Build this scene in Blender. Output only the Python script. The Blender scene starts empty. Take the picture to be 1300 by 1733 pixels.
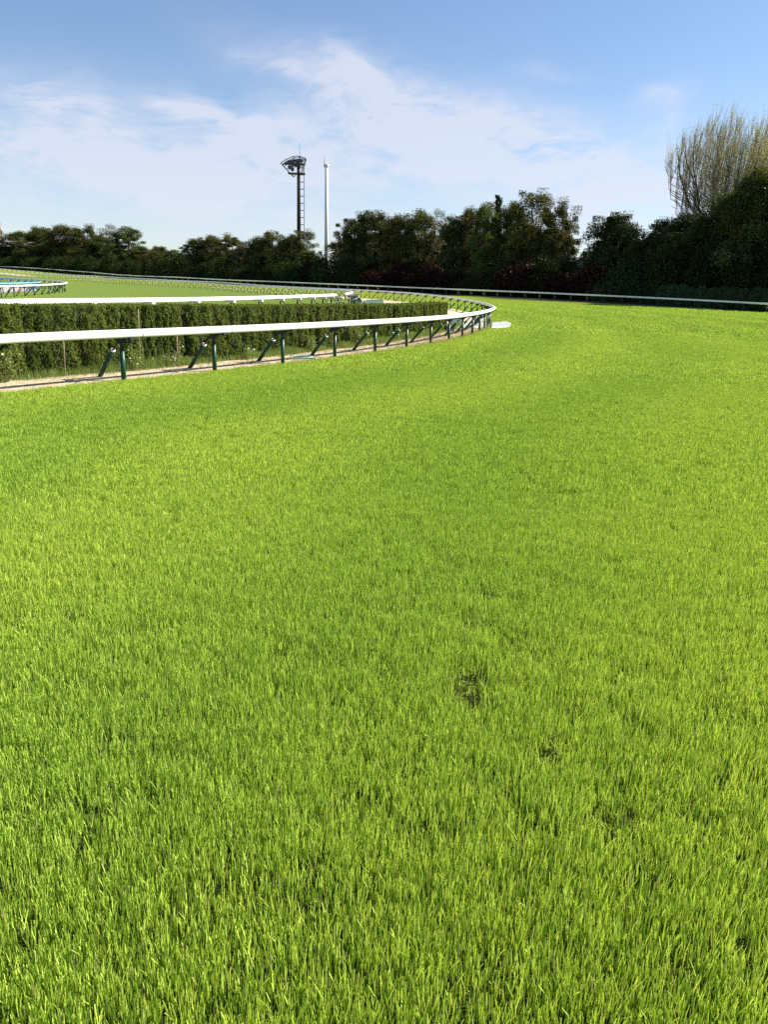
import bpy, math, random
import numpy as np
from mathutils import Vector, Matrix, Quaternion

S = bpy.context.scene
COL = S.collection
R = math.radians
rng = np.random.default_rng(7)
random.seed(7)

# ------------------------------------------------------------------ camera
CAM_H = 1.74
PITCH, ROLL, FPX = R(16.1), R(1.5), 1302.0
IMG_W, IMG_H = 1300.0, 1733.0
fw = np.array([0, math.cos(PITCH), -math.sin(PITCH)])
r0 = np.array([1.0, 0, 0]); u0 = np.array([0, math.sin(PITCH), math.cos(PITCH)])
ci = math.cos(ROLL) * r0 + math.sin(ROLL) * u0
cj = -math.sin(ROLL) * r0 + math.cos(ROLL) * u0
cam = bpy.data.objects.new('camera', bpy.data.cameras.new('camera'))
COL.objects.link(cam)
m = Matrix.Identity(4)
for k in range(3):
    m[k][0] = ci[k]; m[k][1] = cj[k]; m[k][2] = -fw[k]
m[2][3] = CAM_H
cam.matrix_world = m
cam.data.sensor_fit = 'VERTICAL'
cam.data.sensor_height = 36.0
cam.data.lens = FPX / IMG_H * 36.0
cam.data.clip_start = 0.05
cam.data.clip_end = 6000
S.camera = cam

# ------------------------------------------------------------------ sun, sky, exposure
SUN_EL, SUN_AZ = R(38), R(76)            # azimuth clockwise from +Y
sun_dir = np.array([math.sin(SUN_AZ) * math.cos(SUN_EL), math.cos(SUN_AZ) * math.cos(SUN_EL), math.sin(SUN_EL)])
sl = bpy.data.lights.new('sun', 'SUN'); sl.energy = 5.0; sl.angle = R(0.55); sl.color = (1.0, 0.93, 0.80)
so = bpy.data.objects.new('sun', sl); COL.objects.link(so)
so.rotation_euler = Vector(sun_dir).to_track_quat('Z', 'Y').to_euler()
so.location = (60, 30, 80)
S.view_settings.view_transform = 'Standard'
S.view_settings.look = 'None'
S.view_settings.exposure = 1.0
S.view_settings.gamma = 1
S.view_settings.use_curve_mapping = False
S.cycles.max_bounces = 6
S.cycles.diffuse_bounces = 3
S.cycles.transmission_bounces = 4
S.cycles.transparent_max_bounces = 4
S.cycles.use_denoising = False


def pix_dir(px, py):
    d = (px - IMG_W / 2) * ci - (py - IMG_H / 2) * cj + FPX * fw
    return d / np.linalg.norm(d)


def unproj(px, py, D):
    d = pix_dir(px, py)
    p = d / d[1] * D
    return np.array([p[0], p[1], p[2] + CAM_H])


class NT:
    """small helper round a node tree"""
    def __init__(s, tree):
        s.t = tree; s.n = tree.nodes; s.l = tree.links

    def new(s, kind, **kw):
        n = s.n.new(kind)
        for k, v in kw.items():
            if k.startswith('i_'):
                key = k[2:]
                key = int(key) if key.isdigit() else key.replace('_', ' ')
                s.plug(n.inputs[key], v)
            else:
                setattr(n, k, v)
        return n

    def plug(s, sock, v):
        if hasattr(v, 'is_output'):
            s.l.new(v, sock)
        else:
            sock.default_value = v

    def math(s, op, a, b=0.0, c=0.0, clamp=False):
        n = s.n.new('ShaderNodeMath'); n.operation = op; n.use_clamp = clamp
        s.plug(n.inputs[0], a); s.plug(n.inputs[1], b); s.plug(n.inputs[2], c)
        return n.outputs[0]

    def noise(s, vec, scale, detail=2, rough=.5, dist=0.0, out=0):
        n = s.new('ShaderNodeTexNoise'); n.inputs['Scale'].default_value = scale
        n.inputs['Detail'].default_value = detail; n.inputs['Roughness'].default_value = rough
        n.inputs['Distortion'].default_value = dist
        if vec is not None: s.l.new(vec, n.inputs['Vector'])
        return n.outputs[out]

    def ramp(s, fac, stops):
        n = s.new('ShaderNodeValToRGB'); e = n.color_ramp.elements
        while len(e) < len(stops): e.new(.5)
        for q, (p, c) in zip(e, stops):
            q.position = p; q.color = (*c, 1) if len(c) == 3 else c
        s.plug(n.inputs[0], fac)
        return n.outputs[0]

    def mix(s, fac, a, b, mode='MIX'):
        n = s.new('ShaderNodeMix', data_type='RGBA', blend_type=mode)
        s.plug(n.inputs[0], fac)
        for k, v in ((6, a), (7, b)):
            if isinstance(v, tuple) and len(v) == 3: v = (*v, 1)
            s.plug(n.inputs[k], v)
        return n.outputs[2]


# world: physical sky with thin high cloud laid out in azimuth / elevation
world = bpy.data.worlds.new('World'); S.world = world; world.use_nodes = True
W = NT(world.node_tree); W.n.clear()
sky = W.new('ShaderNodeTexSky', sky_type='NISHITA', sun_disc=False)
sky.sun_elevation = SUN_EL; sky.sun_rotation = SUN_AZ
sky.altitude = 50; sky.air_density = 1.0; sky.dust_density = 0.3; sky.ozone_density = 2.0
tc = W.new('ShaderNodeTexCoord')
sep = W.new('ShaderNodeSeparateXYZ'); W.l.new(tc.outputs['Generated'], sep.inputs[0])
az = W.math('ARCTAN2', sep.outputs[0], sep.outputs[1])
el = W.math('ARCSINE', sep.outputs[2])


def azel(px, py):
    d = pix_dir(px, py)
    return math.atan2(d[0], d[1]), math.asin(d[2])


comb = W.new('ShaderNodeCombineXYZ'); W.l.new(az, comb.inputs[0]); W.l.new(W.math('MULTIPLY', el, 1.7), comb.inputs[1])
warp = W.new('ShaderNodeVectorMath', operation='SUBTRACT'); W.l.new(W.noise(comb.outputs[0], 5.5, 3, .55, out=1), warp.inputs[0]); warp.inputs[1].default_value = (.5, .5, .5)
warps = W.new('ShaderNodeVectorMath', operation='SCALE'); W.l.new(warp.outputs[0], warps.inputs[0]); warps.inputs['Scale'].default_value = .13
wsep = W.new('ShaderNodeSeparateXYZ'); W.l.new(warps.outputs[0], wsep.inputs[0])
azw = W.math('ADD', az, wsep.outputs[0]); elw = W.math('ADD', el, W.math('MULTIPLY', wsep.outputs[1], .55))
# (px, py, half width px, half height px, tilt degrees, weight)
BLOBS = [(60, 165, 110, 24, 8, .6), (150, 195, 75, 36, 28, .9), (282, 182, 40, 14, 10, .55), (370, 210, 80, 30, 5, .85),
         (110, 270, 260, 42, 3, 1.0), (330, 300, 240, 52, 4, .95), (520, 235, 170, 60, 5, .8), (640, 180, 170, 45, 20, 1.0),
         (780, 220, 190, 55, 14, 1.05), (950, 270, 190, 62, 18, 1.05), (700, 300, 240, 45, 5, .7), (1060, 320, 160, 60, 8, .9),
         (1140, 148, 40, 16, -10, .45), (1150, 230, 90, 60, 0, .35), (940, 118, 55, 12, 3, .5), (480, 125, 70, 14, 25, .4), (595, 128, 45, 22, 40, .6),
         (280, 394, 50, 5, 2, .45), (500, 385, 900, 42, 2, .85), (1148, 170, 16, 34, 0, .35), (1128, 146, 44, 11, -18, .30), (300, 205, 420, 60, 5, .35), (-250, 240, 200, 80, 0, .8), (1500, 260, 200, 70, 0, .6)]
tot = None
for px, py, hw, hh, tilt, wt in BLOBS:
    a0, e0 = azel(px, py); a1, _ = azel(px + hw, py); _, e1 = azel(px, py - hh)
    sa, se = abs(a1 - a0), abs(e1 - e0)
    t = R(tilt)
    da = W.math('SUBTRACT', azw, a0); de = W.math('SUBTRACT', elw, e0)
    u = W.math('ADD', W.math('MULTIPLY', da, math.cos(t) / sa), W.math('MULTIPLY', de, -math.sin(t) / sa))
    v = W.math('ADD', W.math('MULTIPLY', da, math.sin(t) / se), W.math('MULTIPLY', de, math.cos(t) / se))
    q = W.math('ADD', W.math('MULTIPLY', u, u), W.math('MULTIPLY', v, v))
    g = W.math('MULTIPLY', W.math('EXPONENT', W.math('MULTIPLY', q, -.8)), wt)
    tot = g if tot is None else W.math('ADD', tot, g)
cmb2 = W.new('ShaderNodeCombineXYZ'); W.l.new(azw, cmb2.inputs[0]); W.l.new(W.math('MULTIPLY', elw, 3.1), cmb2.inputs[1])
mp = W.new('ShaderNodeMapping'); mp.inputs['Rotation'].default_value = (0, 0, R(-14)); W.l.new(cmb2.outputs[0], mp.inputs[0])
wisp = W.noise(mp.outputs[0], 8, 9, .62, .3)
wisp2 = W.noise(mp.outputs[0], 34, 6, .6, .6)
wm = W.math('ADD', W.math('MULTIPLY', wisp, 1.15), W.math('MULTIPLY', wisp2, .35))
dens = W.math('MULTIPLY', tot, W.math('MULTIPLY', W.math('SUBTRACT', wm, .46), 2.3), clamp=True)
dens = W.math('MULTIPLY', dens, .74, clamp=True)
skyc = W.mix(1.0, sky.outputs[0], (.95, .975, 1.05), 'MULTIPLY')
cloudc = (5.35, 5.5, 6.25)
mixc = W.mix(dens, skyc, cloudc)
bg = W.new('ShaderNodeBackground'); W.l.new(mixc, bg.inputs[0]); bg.inputs[1].default_value = 0.075
wo = W.new('ShaderNodeOutputWorld'); W.l.new(bg.outputs[0], wo.inputs[0])


# ------------------------------------------------------------------ materials
def mat(name, col, rough=.6, noise=None, metallic=0.0, spec=.5, bump=0.0, objrand=0.0):
    """procedural principled: noise = (scale, darker/other colour, low, high)"""
    m = bpy.data.materials.new(name); m.use_nodes = True
    N = NT(m.node_tree); b = N.n['Principled BSDF']
    b.inputs['Roughness'].default_value = rough; b.inputs['Metallic'].default_value = metallic
    b.inputs['Specular IOR Level'].default_value = spec
    tcn = N.new('ShaderNodeTexCoord').outputs['Object']
    c = (*col, 1)
    if noise:
        f = N.noise(tcn, noise[0], 5, .6)
        fr = N.ramp(f, [(noise[2], (0, 0, 0)), (noise[3], (1, 1, 1))])
        c = N.mix(fr, tuple(col), tuple(noise[1]))
    if objrand:
        oi = N.new('ShaderNodeObjectInfo').outputs['Random']
        hsv = N.new('ShaderNodeHueSaturation'); N.plug(hsv.inputs['Color'], c)
        N.l.new(N.math('ADD', N.math('MULTIPLY', oi, objrand), 1 - objrand / 2), hsv.inputs['Value'])
        c = hsv.outputs[0]
    N.plug(b.inputs['Base Color'], c)
    if bump:
        bn = N.new('ShaderNodeBump'); bn.inputs['Strength'].default_value = bump; bn.inputs['Distance'].default_value = .02
        N.l.new(N.noise(tcn, noise[0] * 3 if noise else 20, 5, .6), bn.inputs['Height']); N.l.new(bn.outputs[0], b.inputs['Normal'])
    return m


def leaf_mat(name, ca, cb, trans=.35, gloss=.06, huejit=.03, grough=.45, attr='rnd'):
    m = bpy.data.materials.new(name); m.use_nodes = True
    N = NT(m.node_tree); N.n.clear()
    at = N.new('ShaderNodeAttribute', attribute_name=attr, attribute_type='GEOMETRY').outputs['Fac']
    c = N.mix(at, ca, cb)
    oi = N.new('ShaderNodeObjectInfo').outputs['Random']
    hs = N.new('ShaderNodeHueSaturation'); N.l.new(c, hs.inputs['Color'])
    N.l.new(N.math('ADD', N.math('MULTIPLY', oi, huejit), .5 - huejit / 2), hs.inputs['Hue'])
    N.l.new(N.math('ADD', N.math('MULTIPLY', oi, .35), .82), hs.inputs['Value'])
    c = hs.outputs[0]
    d = N.new('ShaderNodeBsdfDiffuse'); N.l.new(c, d.inputs[0])
    t = N.new('ShaderNodeBsdfTranslucent')
    N.l.new(N.mix(1.0, c, (1.25, 1.15, .45), 'MULTIPLY'), t.inputs[0])
    g = N.new('ShaderNodeBsdfGlossy'); g.inputs['Roughness'].default_value = grough; g.inputs[0].default_value = (.8, .85, .8, 1)
    m1 = N.new('ShaderNodeMixShader'); m1.inputs[0].default_value = trans; N.l.new(d.outputs[0], m1.inputs[1]); N.l.new(t.outputs[0], m1.inputs[2])
    m2 = N.new('ShaderNodeMixShader'); m2.inputs[0].default_value = gloss; N.l.new(m1.outputs[0], m2.inputs[1]); N.l.new(g.outputs[0], m2.inputs[2])
    o = N.new('ShaderNodeOutputMaterial'); N.l.new(m2.outputs[0], o.inputs[0])
    return m


M = {}
M['rail_white'] = mat('rail_white', (.84, .82, .77), .62, (2.3, (.74, .71, .63), .5, .8), spec=.3)
M['seam'] = mat('seam', (.20, .19, .18), .7, (9.0, (.13, .12, .11), .4, .7))
M['rail_grey'] = mat('rail_grey', (.80, .80, .80), .4, (3.0, (.7, .69, .66), .45, .75))
M['green_paint'] = mat('green_paint', (.005, .050, .028), .4, (6.0, (.010, .064, .038), .5, .8))
M['dark_metal'] = mat('dark_metal', (.012, .03, .026), .5, (9.0, (.03, .03, .028), .5, .8))
M['bracket_pale'] = mat('bracket_pale', (.50, .46, .44), .5, (9.0, (.3, .27, .25), .5, .8))
M['blue_paint'] = mat('blue_paint', (.05, .17, .33), .4, (5.0, (.07, .22, .38), .5, .8))
M['cyan_paint'] = mat('cyan_paint', (.16, .40, .54), .4, (5.0, (.22, .46, .58), .5, .8))
M['tower_brown'] = mat('tower_brown', (.045, .022, .026), .45, (4.0, (.03, .016, .02), .4, .8))
M['tower_frame'] = mat('tower_frame', (.03, .035, .05), .45, (4.0, (.02, .02, .03), .4, .8))
M['pole_white'] = mat('pole_white', (.66, .65, .61), .45, (2.0, (.56, .54, .5), .45, .8))
M['lamp_glass'] = mat('lamp_glass', (.08, .09, .10), .15, (4.0, (.05, .05, .06), .4, .8))
M['mast_red'] = mat('mast_red', (.55, .08, .06), .5, (3.0, (.45, .07, .05), .4, .8))
M['bark'] = mat('bark', (.045, .034, .027), .9, (3.0, (.075, .06, .048), .4, .7), bump=.5)
M['bark_pale'] = mat('bark_pale', (.17, .135, .105), .9, (3.0, (.27, .22, .17), .4, .7), bump=.3)
M['bamboo'] = mat('bamboo', (.34, .27, .18), .6, (12.0, (.22, .17, .11), .4, .7))
M['concrete'] = mat('concrete', (.46, .45, .42), .85, (4.0, (.33, .32, .29), .4, .7), bump=.3)
M['white_sheet'] = mat('white_sheet', (.42, .43, .44), .85, (5.0, (.28, .30, .30), .4, .65), bump=.8)
M['tarp_green'] = mat('tarp_green', (.035, .085, .06), .6, (4.0, (.06, .12, .09), .4, .7))
M['box_grey'] = mat('box_grey', (.09, .10, .10), .5, (4.0, (.14, .15, .15), .4, .7))
M['hose_cyan'] = mat('hose_cyan', (.20, .36, .34), .6, (8.0, (.3, .42, .38), .4, .7))
M['house_wall'] = mat('house_wall', (.52, .52, .50), .8, (1.0, (.42, .42, .41), .4, .7))
M['house_roof'] = mat('house_roof', (.10, .10, .11), .7, (3.0, (.15, .14, .14), .4, .7))
M['window_glass'] = mat('window_glass', (.03, .04, .05), .1, (2.0, (.05, .06, .07), .4, .7))
M['blossom'] = mat('blossom', (.8, .78, .7), .6, (20.0, (.7, .7, .55), .4, .7))
M['leaf_dark'] = leaf_mat('leaf_dark', (.032, .055, .014), (.105, .118, .032), .36, .02)
M['leaf_wild'] = leaf_mat('leaf_wild', (.018, .032, .009), (.045, .060, .017), .25, .008)
M['leaf_olive'] = leaf_mat('leaf_olive', (.055, .064, .017), (.120, .112, .034), .36, .018)
M['leaf_fresh'] = leaf_mat('leaf_fresh', (.045, .070, .010), (.10, .12, .016), .40, .03)
M['leaf_brown'] = leaf_mat('leaf_brown', (.075, .065, .038), (.12, .10, .06), .35, .04)
M['leaf_conifer'] = leaf_mat('leaf_conifer', (.015, .035, .014), (.03, .055, .02), .2, .03)
M['leaf_red'] = leaf_mat('leaf_red', (.020, .009, .006), (.038, .014, .009), .3, .01)
M['leaf_shrub'] = leaf_mat('leaf_shrub', (.028, .055, .010), (.050, .085, .016), .3, .03)
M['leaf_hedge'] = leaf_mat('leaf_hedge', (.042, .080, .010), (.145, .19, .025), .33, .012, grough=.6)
M['leaf_weed'] = leaf_mat('leaf_weed', (.13, .21, .04), (.24, .31, .09), .4, .05, grough=.35)
M['leaf_straw'] = leaf_mat('leaf_straw', (.26, .20, .10), (.55, .46, .28), .2, .02, grough=.6)
M['leaf_bud'] = leaf_mat('leaf_bud', (.28, .275, .12), (.46, .44, .20), .4, .04)
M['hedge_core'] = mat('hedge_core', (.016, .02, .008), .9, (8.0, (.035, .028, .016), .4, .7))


# ------------------------------------------------------------------ object helpers
def tag(o, label=None, cat=None, group=None, kind=None):
    if label: o['label'] = label
    if cat: o['category'] = cat
    if group: o['group'] = group
    if kind: o['kind'] = kind
    return o


def empty(name, loc=(0, 0, 0), rz=0.0):
    o = bpy.data.objects.new(name, None); COL.objects.link(o)
    o.location = tuple(float(v) for v in loc); o.rotation_euler = (0, 0, rz); o.empty_display_size = .3
    return o


def mesh_np(name, V, F, mats, mi=None, attr=None, smooth=False):
    """V (n,3), F list of index tuples or an (n,4) array"""
    me = bpy.data.meshes.new(name)
    V = np.asarray(V, dtype=np.float32)
    if isinstance(F, np.ndarray):
        nf, k = F.shape
        me.vertices.add(len(V)); me.vertices.foreach_set('co', V.ravel())
        me.loops.add(nf * k); me.loops.foreach_set('vertex_index', F.astype(np.int32).ravel())
        me.polygons.add(nf); me.polygons.foreach_set('loop_start', np.arange(0, nf * k, k, dtype=np.int32))
        me.update(calc_edges=True)
    else:
        me.from_pydata(V.tolist(), [], F)
    for mm in (mats if isinstance(mats, (list, tuple)) else [mats]): me.materials.append(mm)
    if mi is not None: me.polygons.foreach_set('material_index', np.asarray(mi, dtype=np.int32))
    if attr is not None:
        for k_, v_ in attr.items():
            a = me.attributes.new(k_, 'FLOAT', 'FACE'); a.data.foreach_set('value', np.asarray(v_, dtype=np.float32))
    if smooth: me.polygons.foreach_set('use_smooth', np.ones(len(me.polygons), dtype=bool))
    me.validate(); me.update()
    return me


def link(name, me, parent=None, loc=None, rot=None, scale=None):
    o = bpy.data.objects.new(name, me); COL.objects.link(o)
    if parent is not None: o.parent = parent
    if loc is not None: o.location = tuple(float(v) for v in loc)
    if rot is not None: o.rotation_euler = rot
    if scale is not None: o.scale = scale
    return o


class MB:
    """collects tubes and boxes into one mesh"""
    def __init__(s): s.v = []; s.f = []; s.m = []

    def add(s, vs, fs, mi=0):
        b = len(s.v); s.v += [tuple(map(float, v)) for v in vs]; s.f += [tuple(b + i for i in f) for f in fs]; s.m += [mi] * len(fs)

    def tube(s, pts, rad, n=8, mi=0, cap=True, sq=1.0):
        pts = [np.asarray(p, float) for p in pts]
        rad = list(rad) if hasattr(rad, '__len__') else [rad] * len(pts)
        vs = []; prev = None
        for i, p in enumerate(pts):
            t = pts[min(i + 1, len(pts) - 1)] - pts[max(i - 1, 0)]
            t = t / (np.linalg.norm(t) + 1e-9)
            if prev is None:
                a = np.array([0, 0, 1.0]) if abs(t[2]) < .9 else np.array([1.0, 0, 0])
            else:
                a = prev
            u = a - t * a.dot(t); u /= np.linalg.norm(u) + 1e-9; prev = u
            w = np.cross(t, u)
            for k in range(n):
                an = 2 * math.pi * k / n
                vs.append(p + rad[i] * (math.cos(an) * u * sq + math.sin(an) * w))
        fs = []
        for i in range(len(pts) - 1):
            for k in range(n):
                a = i * n + k; b = i * n + (k + 1) % n
                fs.append((a, b, b + n, a + n))
        if cap:
            fs.append(tuple(range(n - 1, -1, -1))); fs.append(tuple((len(pts) - 1) * n + k for k in range(n)))
        s.add(vs, fs, mi)

    def box(s, c, half, mi=0, rot=None):
        c = np.asarray(c, float); h = np.asarray(half, float)
        vs = []
        for sx in (-1, 1):
            for sy in (-1, 1):
                for sz in (-1, 1):
                    p = np.array([sx * h[0], sy * h[1], sz * h[2]])
                    if rot is not None: p = np.array(rot @ Vector(p))
                    vs.append(c + p)
        s.add(vs, [(0, 1, 3, 2), (4, 6, 7, 5), (0, 4, 5, 1), (2, 3, 7, 6), (0, 2, 6, 4), (1, 5, 7, 3)], mi)

    def mesh(s, name, mats, smooth=False):
        return mesh_np(name, np.array(s.v), s.f, mats, s.m, smooth=smooth)


# ------------------------------------------------------------------ plan of the course: control points (px, py, distance, 'b' base or 'r' rail line)
RAIL_H = .95
INNER = [(-420, 790, 8.4, 'b'), (-240, 711, 11.0, 'b'), (-45, 673.5, 12.8, 'b'), (210, 650.7, 15.2, 'b'), (373, 631.6, 17.5, 'b'), (491, 618.5, 19.8, 'b'), (579, 606.5, 22.1, 'b'),
         (645, 597, 24.4, 'b'), (695, 590, 26.6, 'b'), (733.5, 583, 28.9, 'b'), (762.5, 577, 31.2, 'b'), (784, 572, 33.5, 'b'), (801, 566.5, 35.9, 'b'), (812, 561.5, 38.3, 'b'),
         (820.7, 557, 40.8, 'b'), (829, 550, 48.5, 'b'), (826, 543, 55, 'b'), (814, 536, 61, 'b'), (798, 531, 65.5, 'b'), (757, 521.5, 74, 'b'), (715, 514.8, 81, 'b'),
         (673.6, 510, 88.5, 'b'), (613, 505, 98.5, 'b'), (530, 499.5, 112, 'b'), (446, 494, 127, 'b'), (300, 483.6, 157, 'b'), (200, 477.5, 178, 'b'), (100, 471.3, 200, 'b'), (0, 461.2, 221, 'b'), (-130, 449, 246, 'b')]
INNER2A = [(-260, 521, 15.5, 'r'), (35, 508, 21, 'r'), (168, 507.5, 23.3, 'r'), (270, 506.5, 25.6, 'r'), (345, 505, 27.9, 'r'), (403, 504.3, 30.2, 'r'), (449, 503.3, 32.6, 'r'), (483.6, 502.3, 35, 'r'),
           (511.5, 501.3, 37.4, 'r'), (534.6, 500.2, 39.8, 'r'), (552, 499.3, 42.2, 'r'), (565, 499.2, 44.6, 'r'), (575, 499.6, 47, 'r')]
INNER2B = [(590, 496.5, 53, 'r'), (597, 495.2, 58, 'r'), (601, 494.2, 64, 'r'), (600, 493.3, 71, 'r'), (592, 492.3, 78, 'r'), (570, 491, 85, 'r'), (530, 488.8, 95, 'r'), (446, 485, 113, 'r'), (300, 476, 142, 'r'),
           (200, 470.2, 158, 'r'), (110, 466, 173, 'r'), (43, 463.3, 184, 'r'), (0, 461, 191, 'r'), (-120, 454, 208, 'r')]
LOOP3 = [(-160, 490, 55, 'r'), (0, 484.3, 68, 'r'), (40, 483.4, 73, 'r'), (75, 482, 79, 'r'), (100, 480.3, 86, 'r'), (109, 478.8, 92, 'r'), (103, 477, 98, 'r'), (80, 474.6, 104, 'r'), (40, 471.8, 111, 'r'), (0, 469.6, 118, 'r'), (-120, 464, 135, 'r')]
BLUE = [(-120, 484.5, 70, 'r'), (0, 480.8, 80, 'r'), (30, 479.3, 84, 'r'), (55, 477.8, 88, 'r'), (65, 477, 92, 'r'), (60, 475.2, 97, 'r'), (30, 472.8, 103, 'r'), (-60, 468, 113, 'r')]
OUTER = [(1800, 546, 66, 'r'), (1500, 526, 75, 'r'), (1300, 514, 85, 'r'), (1100, 503.8, 97, 'r'), (900, 494.8, 112, 'r'), (750, 488.8, 126, 'r'), (600, 482.3, 142, 'r'), (450, 476, 162, 'r'), (300, 469, 188, 'r'), (150, 460.5, 225, 'r'), (0, 451, 272, 'r'), (-130, 443, 320, 'r')]


def ctrl(L):
    out = []
    for px, py, D, k in L:
        p = unproj(px, py, D)
        if k == 'r': p[2] -= RAIL_H
        out.append(p)
    return np.array(out)


def catmull(P, step=.25):
    P = np.vstack([2 * P[0] - P[1], P, 2 * P[-1] - P[-2]])
    out = []
    for i in range(1, len(P) - 2):
        p0, p1, p2, p3 = P[i - 1:i + 3]
        n = max(4, int(np.linalg.norm(p2 - p1) / step))
        # centripetal form
        t0 = 0; t1 = t0 + np.linalg.norm(p1 - p0) ** .5; t2 = t1 + np.linalg.norm(p2 - p1) ** .5; t3 = t2 + np.linalg.norm(p3 - p2) ** .5
        for t in np.linspace(t1, t2, n, endpoint=False):
            a1 = (t1 - t) / (t1 - t0) * p0 + (t - t0) / (t1 - t0) * p1
            a2 = (t2 - t) / (t2 - t1) * p1 + (t - t1) / (t2 - t1) * p2
            a3 = (t3 - t) / (t3 - t2) * p2 + (t - t2) / (t3 - t2) * p3
            b1 = (t2 - t) / (t2 - t0) * a1 + (t - t0) / (t2 - t0) * a2
            b2 = (t3 - t) / (t3 - t1) * a2 + (t - t1) / (t3 - t1) * a3
            out.append((t2 - t) / (t2 - t1) * b1 + (t - t1) / (t2 - t1) * b2)
    out.append(P[-2])
    return np.array(out)


class Path:
    def __init__(s, L, smooth=0):
        s.c = ctrl(L)
        p = catmull(s.c)[:, :2]
        for _ in range(smooth):
            q = p.copy(); q[1:-1] = (p[:-2] + 2 * p[1:-1] + p[2:]) / 4; p = q
        s.p = p; d = np.linalg.norm(np.diff(p, axis=0), axis=1); s.s = np.concatenate([[0], np.cumsum(d)]); s.len = s.s[-1]

    def at(s, t):
        return np.array([np.interp(t, s.s, s.p[:, 0]), np.interp(t, s.s, s.p[:, 1])])

    def tan(s, t):
        a = s.at(max(t - .6, 0)); b = s.at(min(t + .6, s.len)); d = b - a
        return d / np.linalg.norm(d)

    def off(s, t, o):                      # o > 0 to the left of the direction of travel
        tg = s.tan(t)
        return s.at(t) + o * np.array([-tg[1], tg[0]])

    def nearest(s, xy):
        k = np.argmin(((s.p - xy) ** 2).sum(1)); return s.s[k]


P1 = Path(INNER, 60); P2A = Path(INNER2A, 40); P2B = Path(INNER2B, 60); P3 = Path(LOOP3, 30); PB = Path(BLUE, 30); PO = Path(OUTER, 60)

# terrain: radial basis surface through the bases of the rails
pts = [*P1.c[::1], *P2A.c[::2], *P2B.c[::2], *P3.c, *PO.c]
extra = [(0, 0, 0), (-6, 0, 0), (8, 0, 0), (0, -12, 0), (-25, -5, 0), (30, 0, .05), (3, 8, -.05), (8, 8, -.05), (14, 22, -.1), (-3, 8, -.05), (25, 30, -.02), (8, 18, -.12),
         (12, 35, -.16), (22, 48, -.1), (40, 60, .15), (20, 70, .1), (14, 90, .5), (-8, 12, -.1)]
base = np.array([list(p) for p in pts] + [list(e) for e in extra])
CX = base[:, :2]; CZ = base[:, 2]


def phi(r): return np.sqrt(r * r + 64.0)


A = phi(np.linalg.norm(CX[:, None] - CX[None], axis=2))
n_ = len(CX)
Pm = np.hstack([np.ones((n_, 1)), CX / 100])
big = np.zeros((n_ + 3, n_ + 3)); big[:n_, :n_] = A - np.eye(n_) * 1.2; big[:n_, n_:] = Pm; big[n_:, :n_] = Pm.T
sol = np.linalg.solve(big, np.concatenate([CZ, np.zeros(3)]))
WB, PC = sol[:n_], sol[n_:]


def terr(xy):
    xy = np.atleast_2d(np.asarray(xy, float)); out = np.empty(len(xy))
    for i in range(0, len(xy), 20000):
        q = xy[i:i + 20000]
        r = np.linalg.norm(q[:, None] - CX[None], axis=2)
        z = phi(r) @ WB + PC[0] + (q / 100) @ PC[1:]
        out[i:i + 20000] = z
    out = np.where(out > 6, 6 + 3 * np.tanh((out - 6) / 3), out)
    return np.maximum(out, -1.0)


def tz(x, y): return float(terr([(x, y)])[0])


resid = terr(CX) - CZ
print('terrain resid max %.2f' % np.abs(resid).max())


# terrain sheet
def turf_mat():
    m = bpy.data.materials.new('turf_ground'); m.use_nodes = True
    N = NT(m.node_tree); N.n.clear()
    pos = N.new('ShaderNodeNewGeometry').outputs['Position']
    n1 = N.noise(pos, .35, 3, .5); n2 = N.noise(pos, 9.0, 6, .7); n3 = N.noise(pos, .06, 2, .5)
    # mowing bands: light off leaning blades painted as tint, by distance from inner rail
    at = N.new('ShaderNodeAttribute', attribute_name='band', attribute_type='GEOMETRY').outputs['Fac']
    c = N.mix(n2, (.17, .235, .026), (.28, .36, .065))
    c = N.mix(N.ramp(n1, [(.35, (0, 0, 0)), (.65, (1, 1, 1))]), c, N.mix(1.0, c, (1.12, 1.04, .9), 'MULTIPLY'))
    c = N.mix(N.math('MULTIPLY', at, .5), c, N.mix(1.0, c, (1.35, 1.2, 1.3), 'MULTIPLY'))
    c = N.mix(N.math('MULTIPLY', n3, .35), c, (.15, .21, .025))
    at2 = N.new('ShaderNodeAttribute', attribute_name='dull', attribute_type='GEOMETRY').outputs['Fac']
    c = N.mix(at2, c, N.mix(N.ramp(N.noise(pos, 1.4, 5, .7), [(.35, (0, 0, 0)), (.65, (1, 1, 1))]), N.mix(n2, (.105, .17, .03), (.175, .245, .055)), N.mix(n2, (.145, .205, .04), (.22, .28, .075))))
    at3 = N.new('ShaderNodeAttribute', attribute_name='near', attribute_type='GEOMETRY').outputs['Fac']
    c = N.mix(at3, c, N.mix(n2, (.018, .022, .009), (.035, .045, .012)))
    d = N.new('ShaderNodeBsdfDiffuse'); N.l.new(c, d.inputs[0]); d.inputs['Roughness'].default_value = .5
    bn = N.new('ShaderNodeBump'); bn.inputs['Strength'].default_value = .5; bn.inputs['Distance'].default_value = .06
    N.l.new(N.noise(pos, 14.0, 4, .7), bn.inputs['Height']); N.l.new(bn.outputs[0], d.inputs['Normal'])
    o = N.new('ShaderNodeOutputMaterial'); N.l.new(d.outputs[0], o.inputs[0])
    return m


def axis_pts(lo, hi, c0, c1, fine, grow=1.16):
    a = list(np.arange(c0, c1 + 1e-6, fine)); st = fine
    x = a[-1]
    while x < hi: st *= grow; x += st; a.append(x)
    st = fine; x = a[0]
    while x > lo: st *= grow; x -= st; a.insert(0, x)
    return np.array(a)


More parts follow.
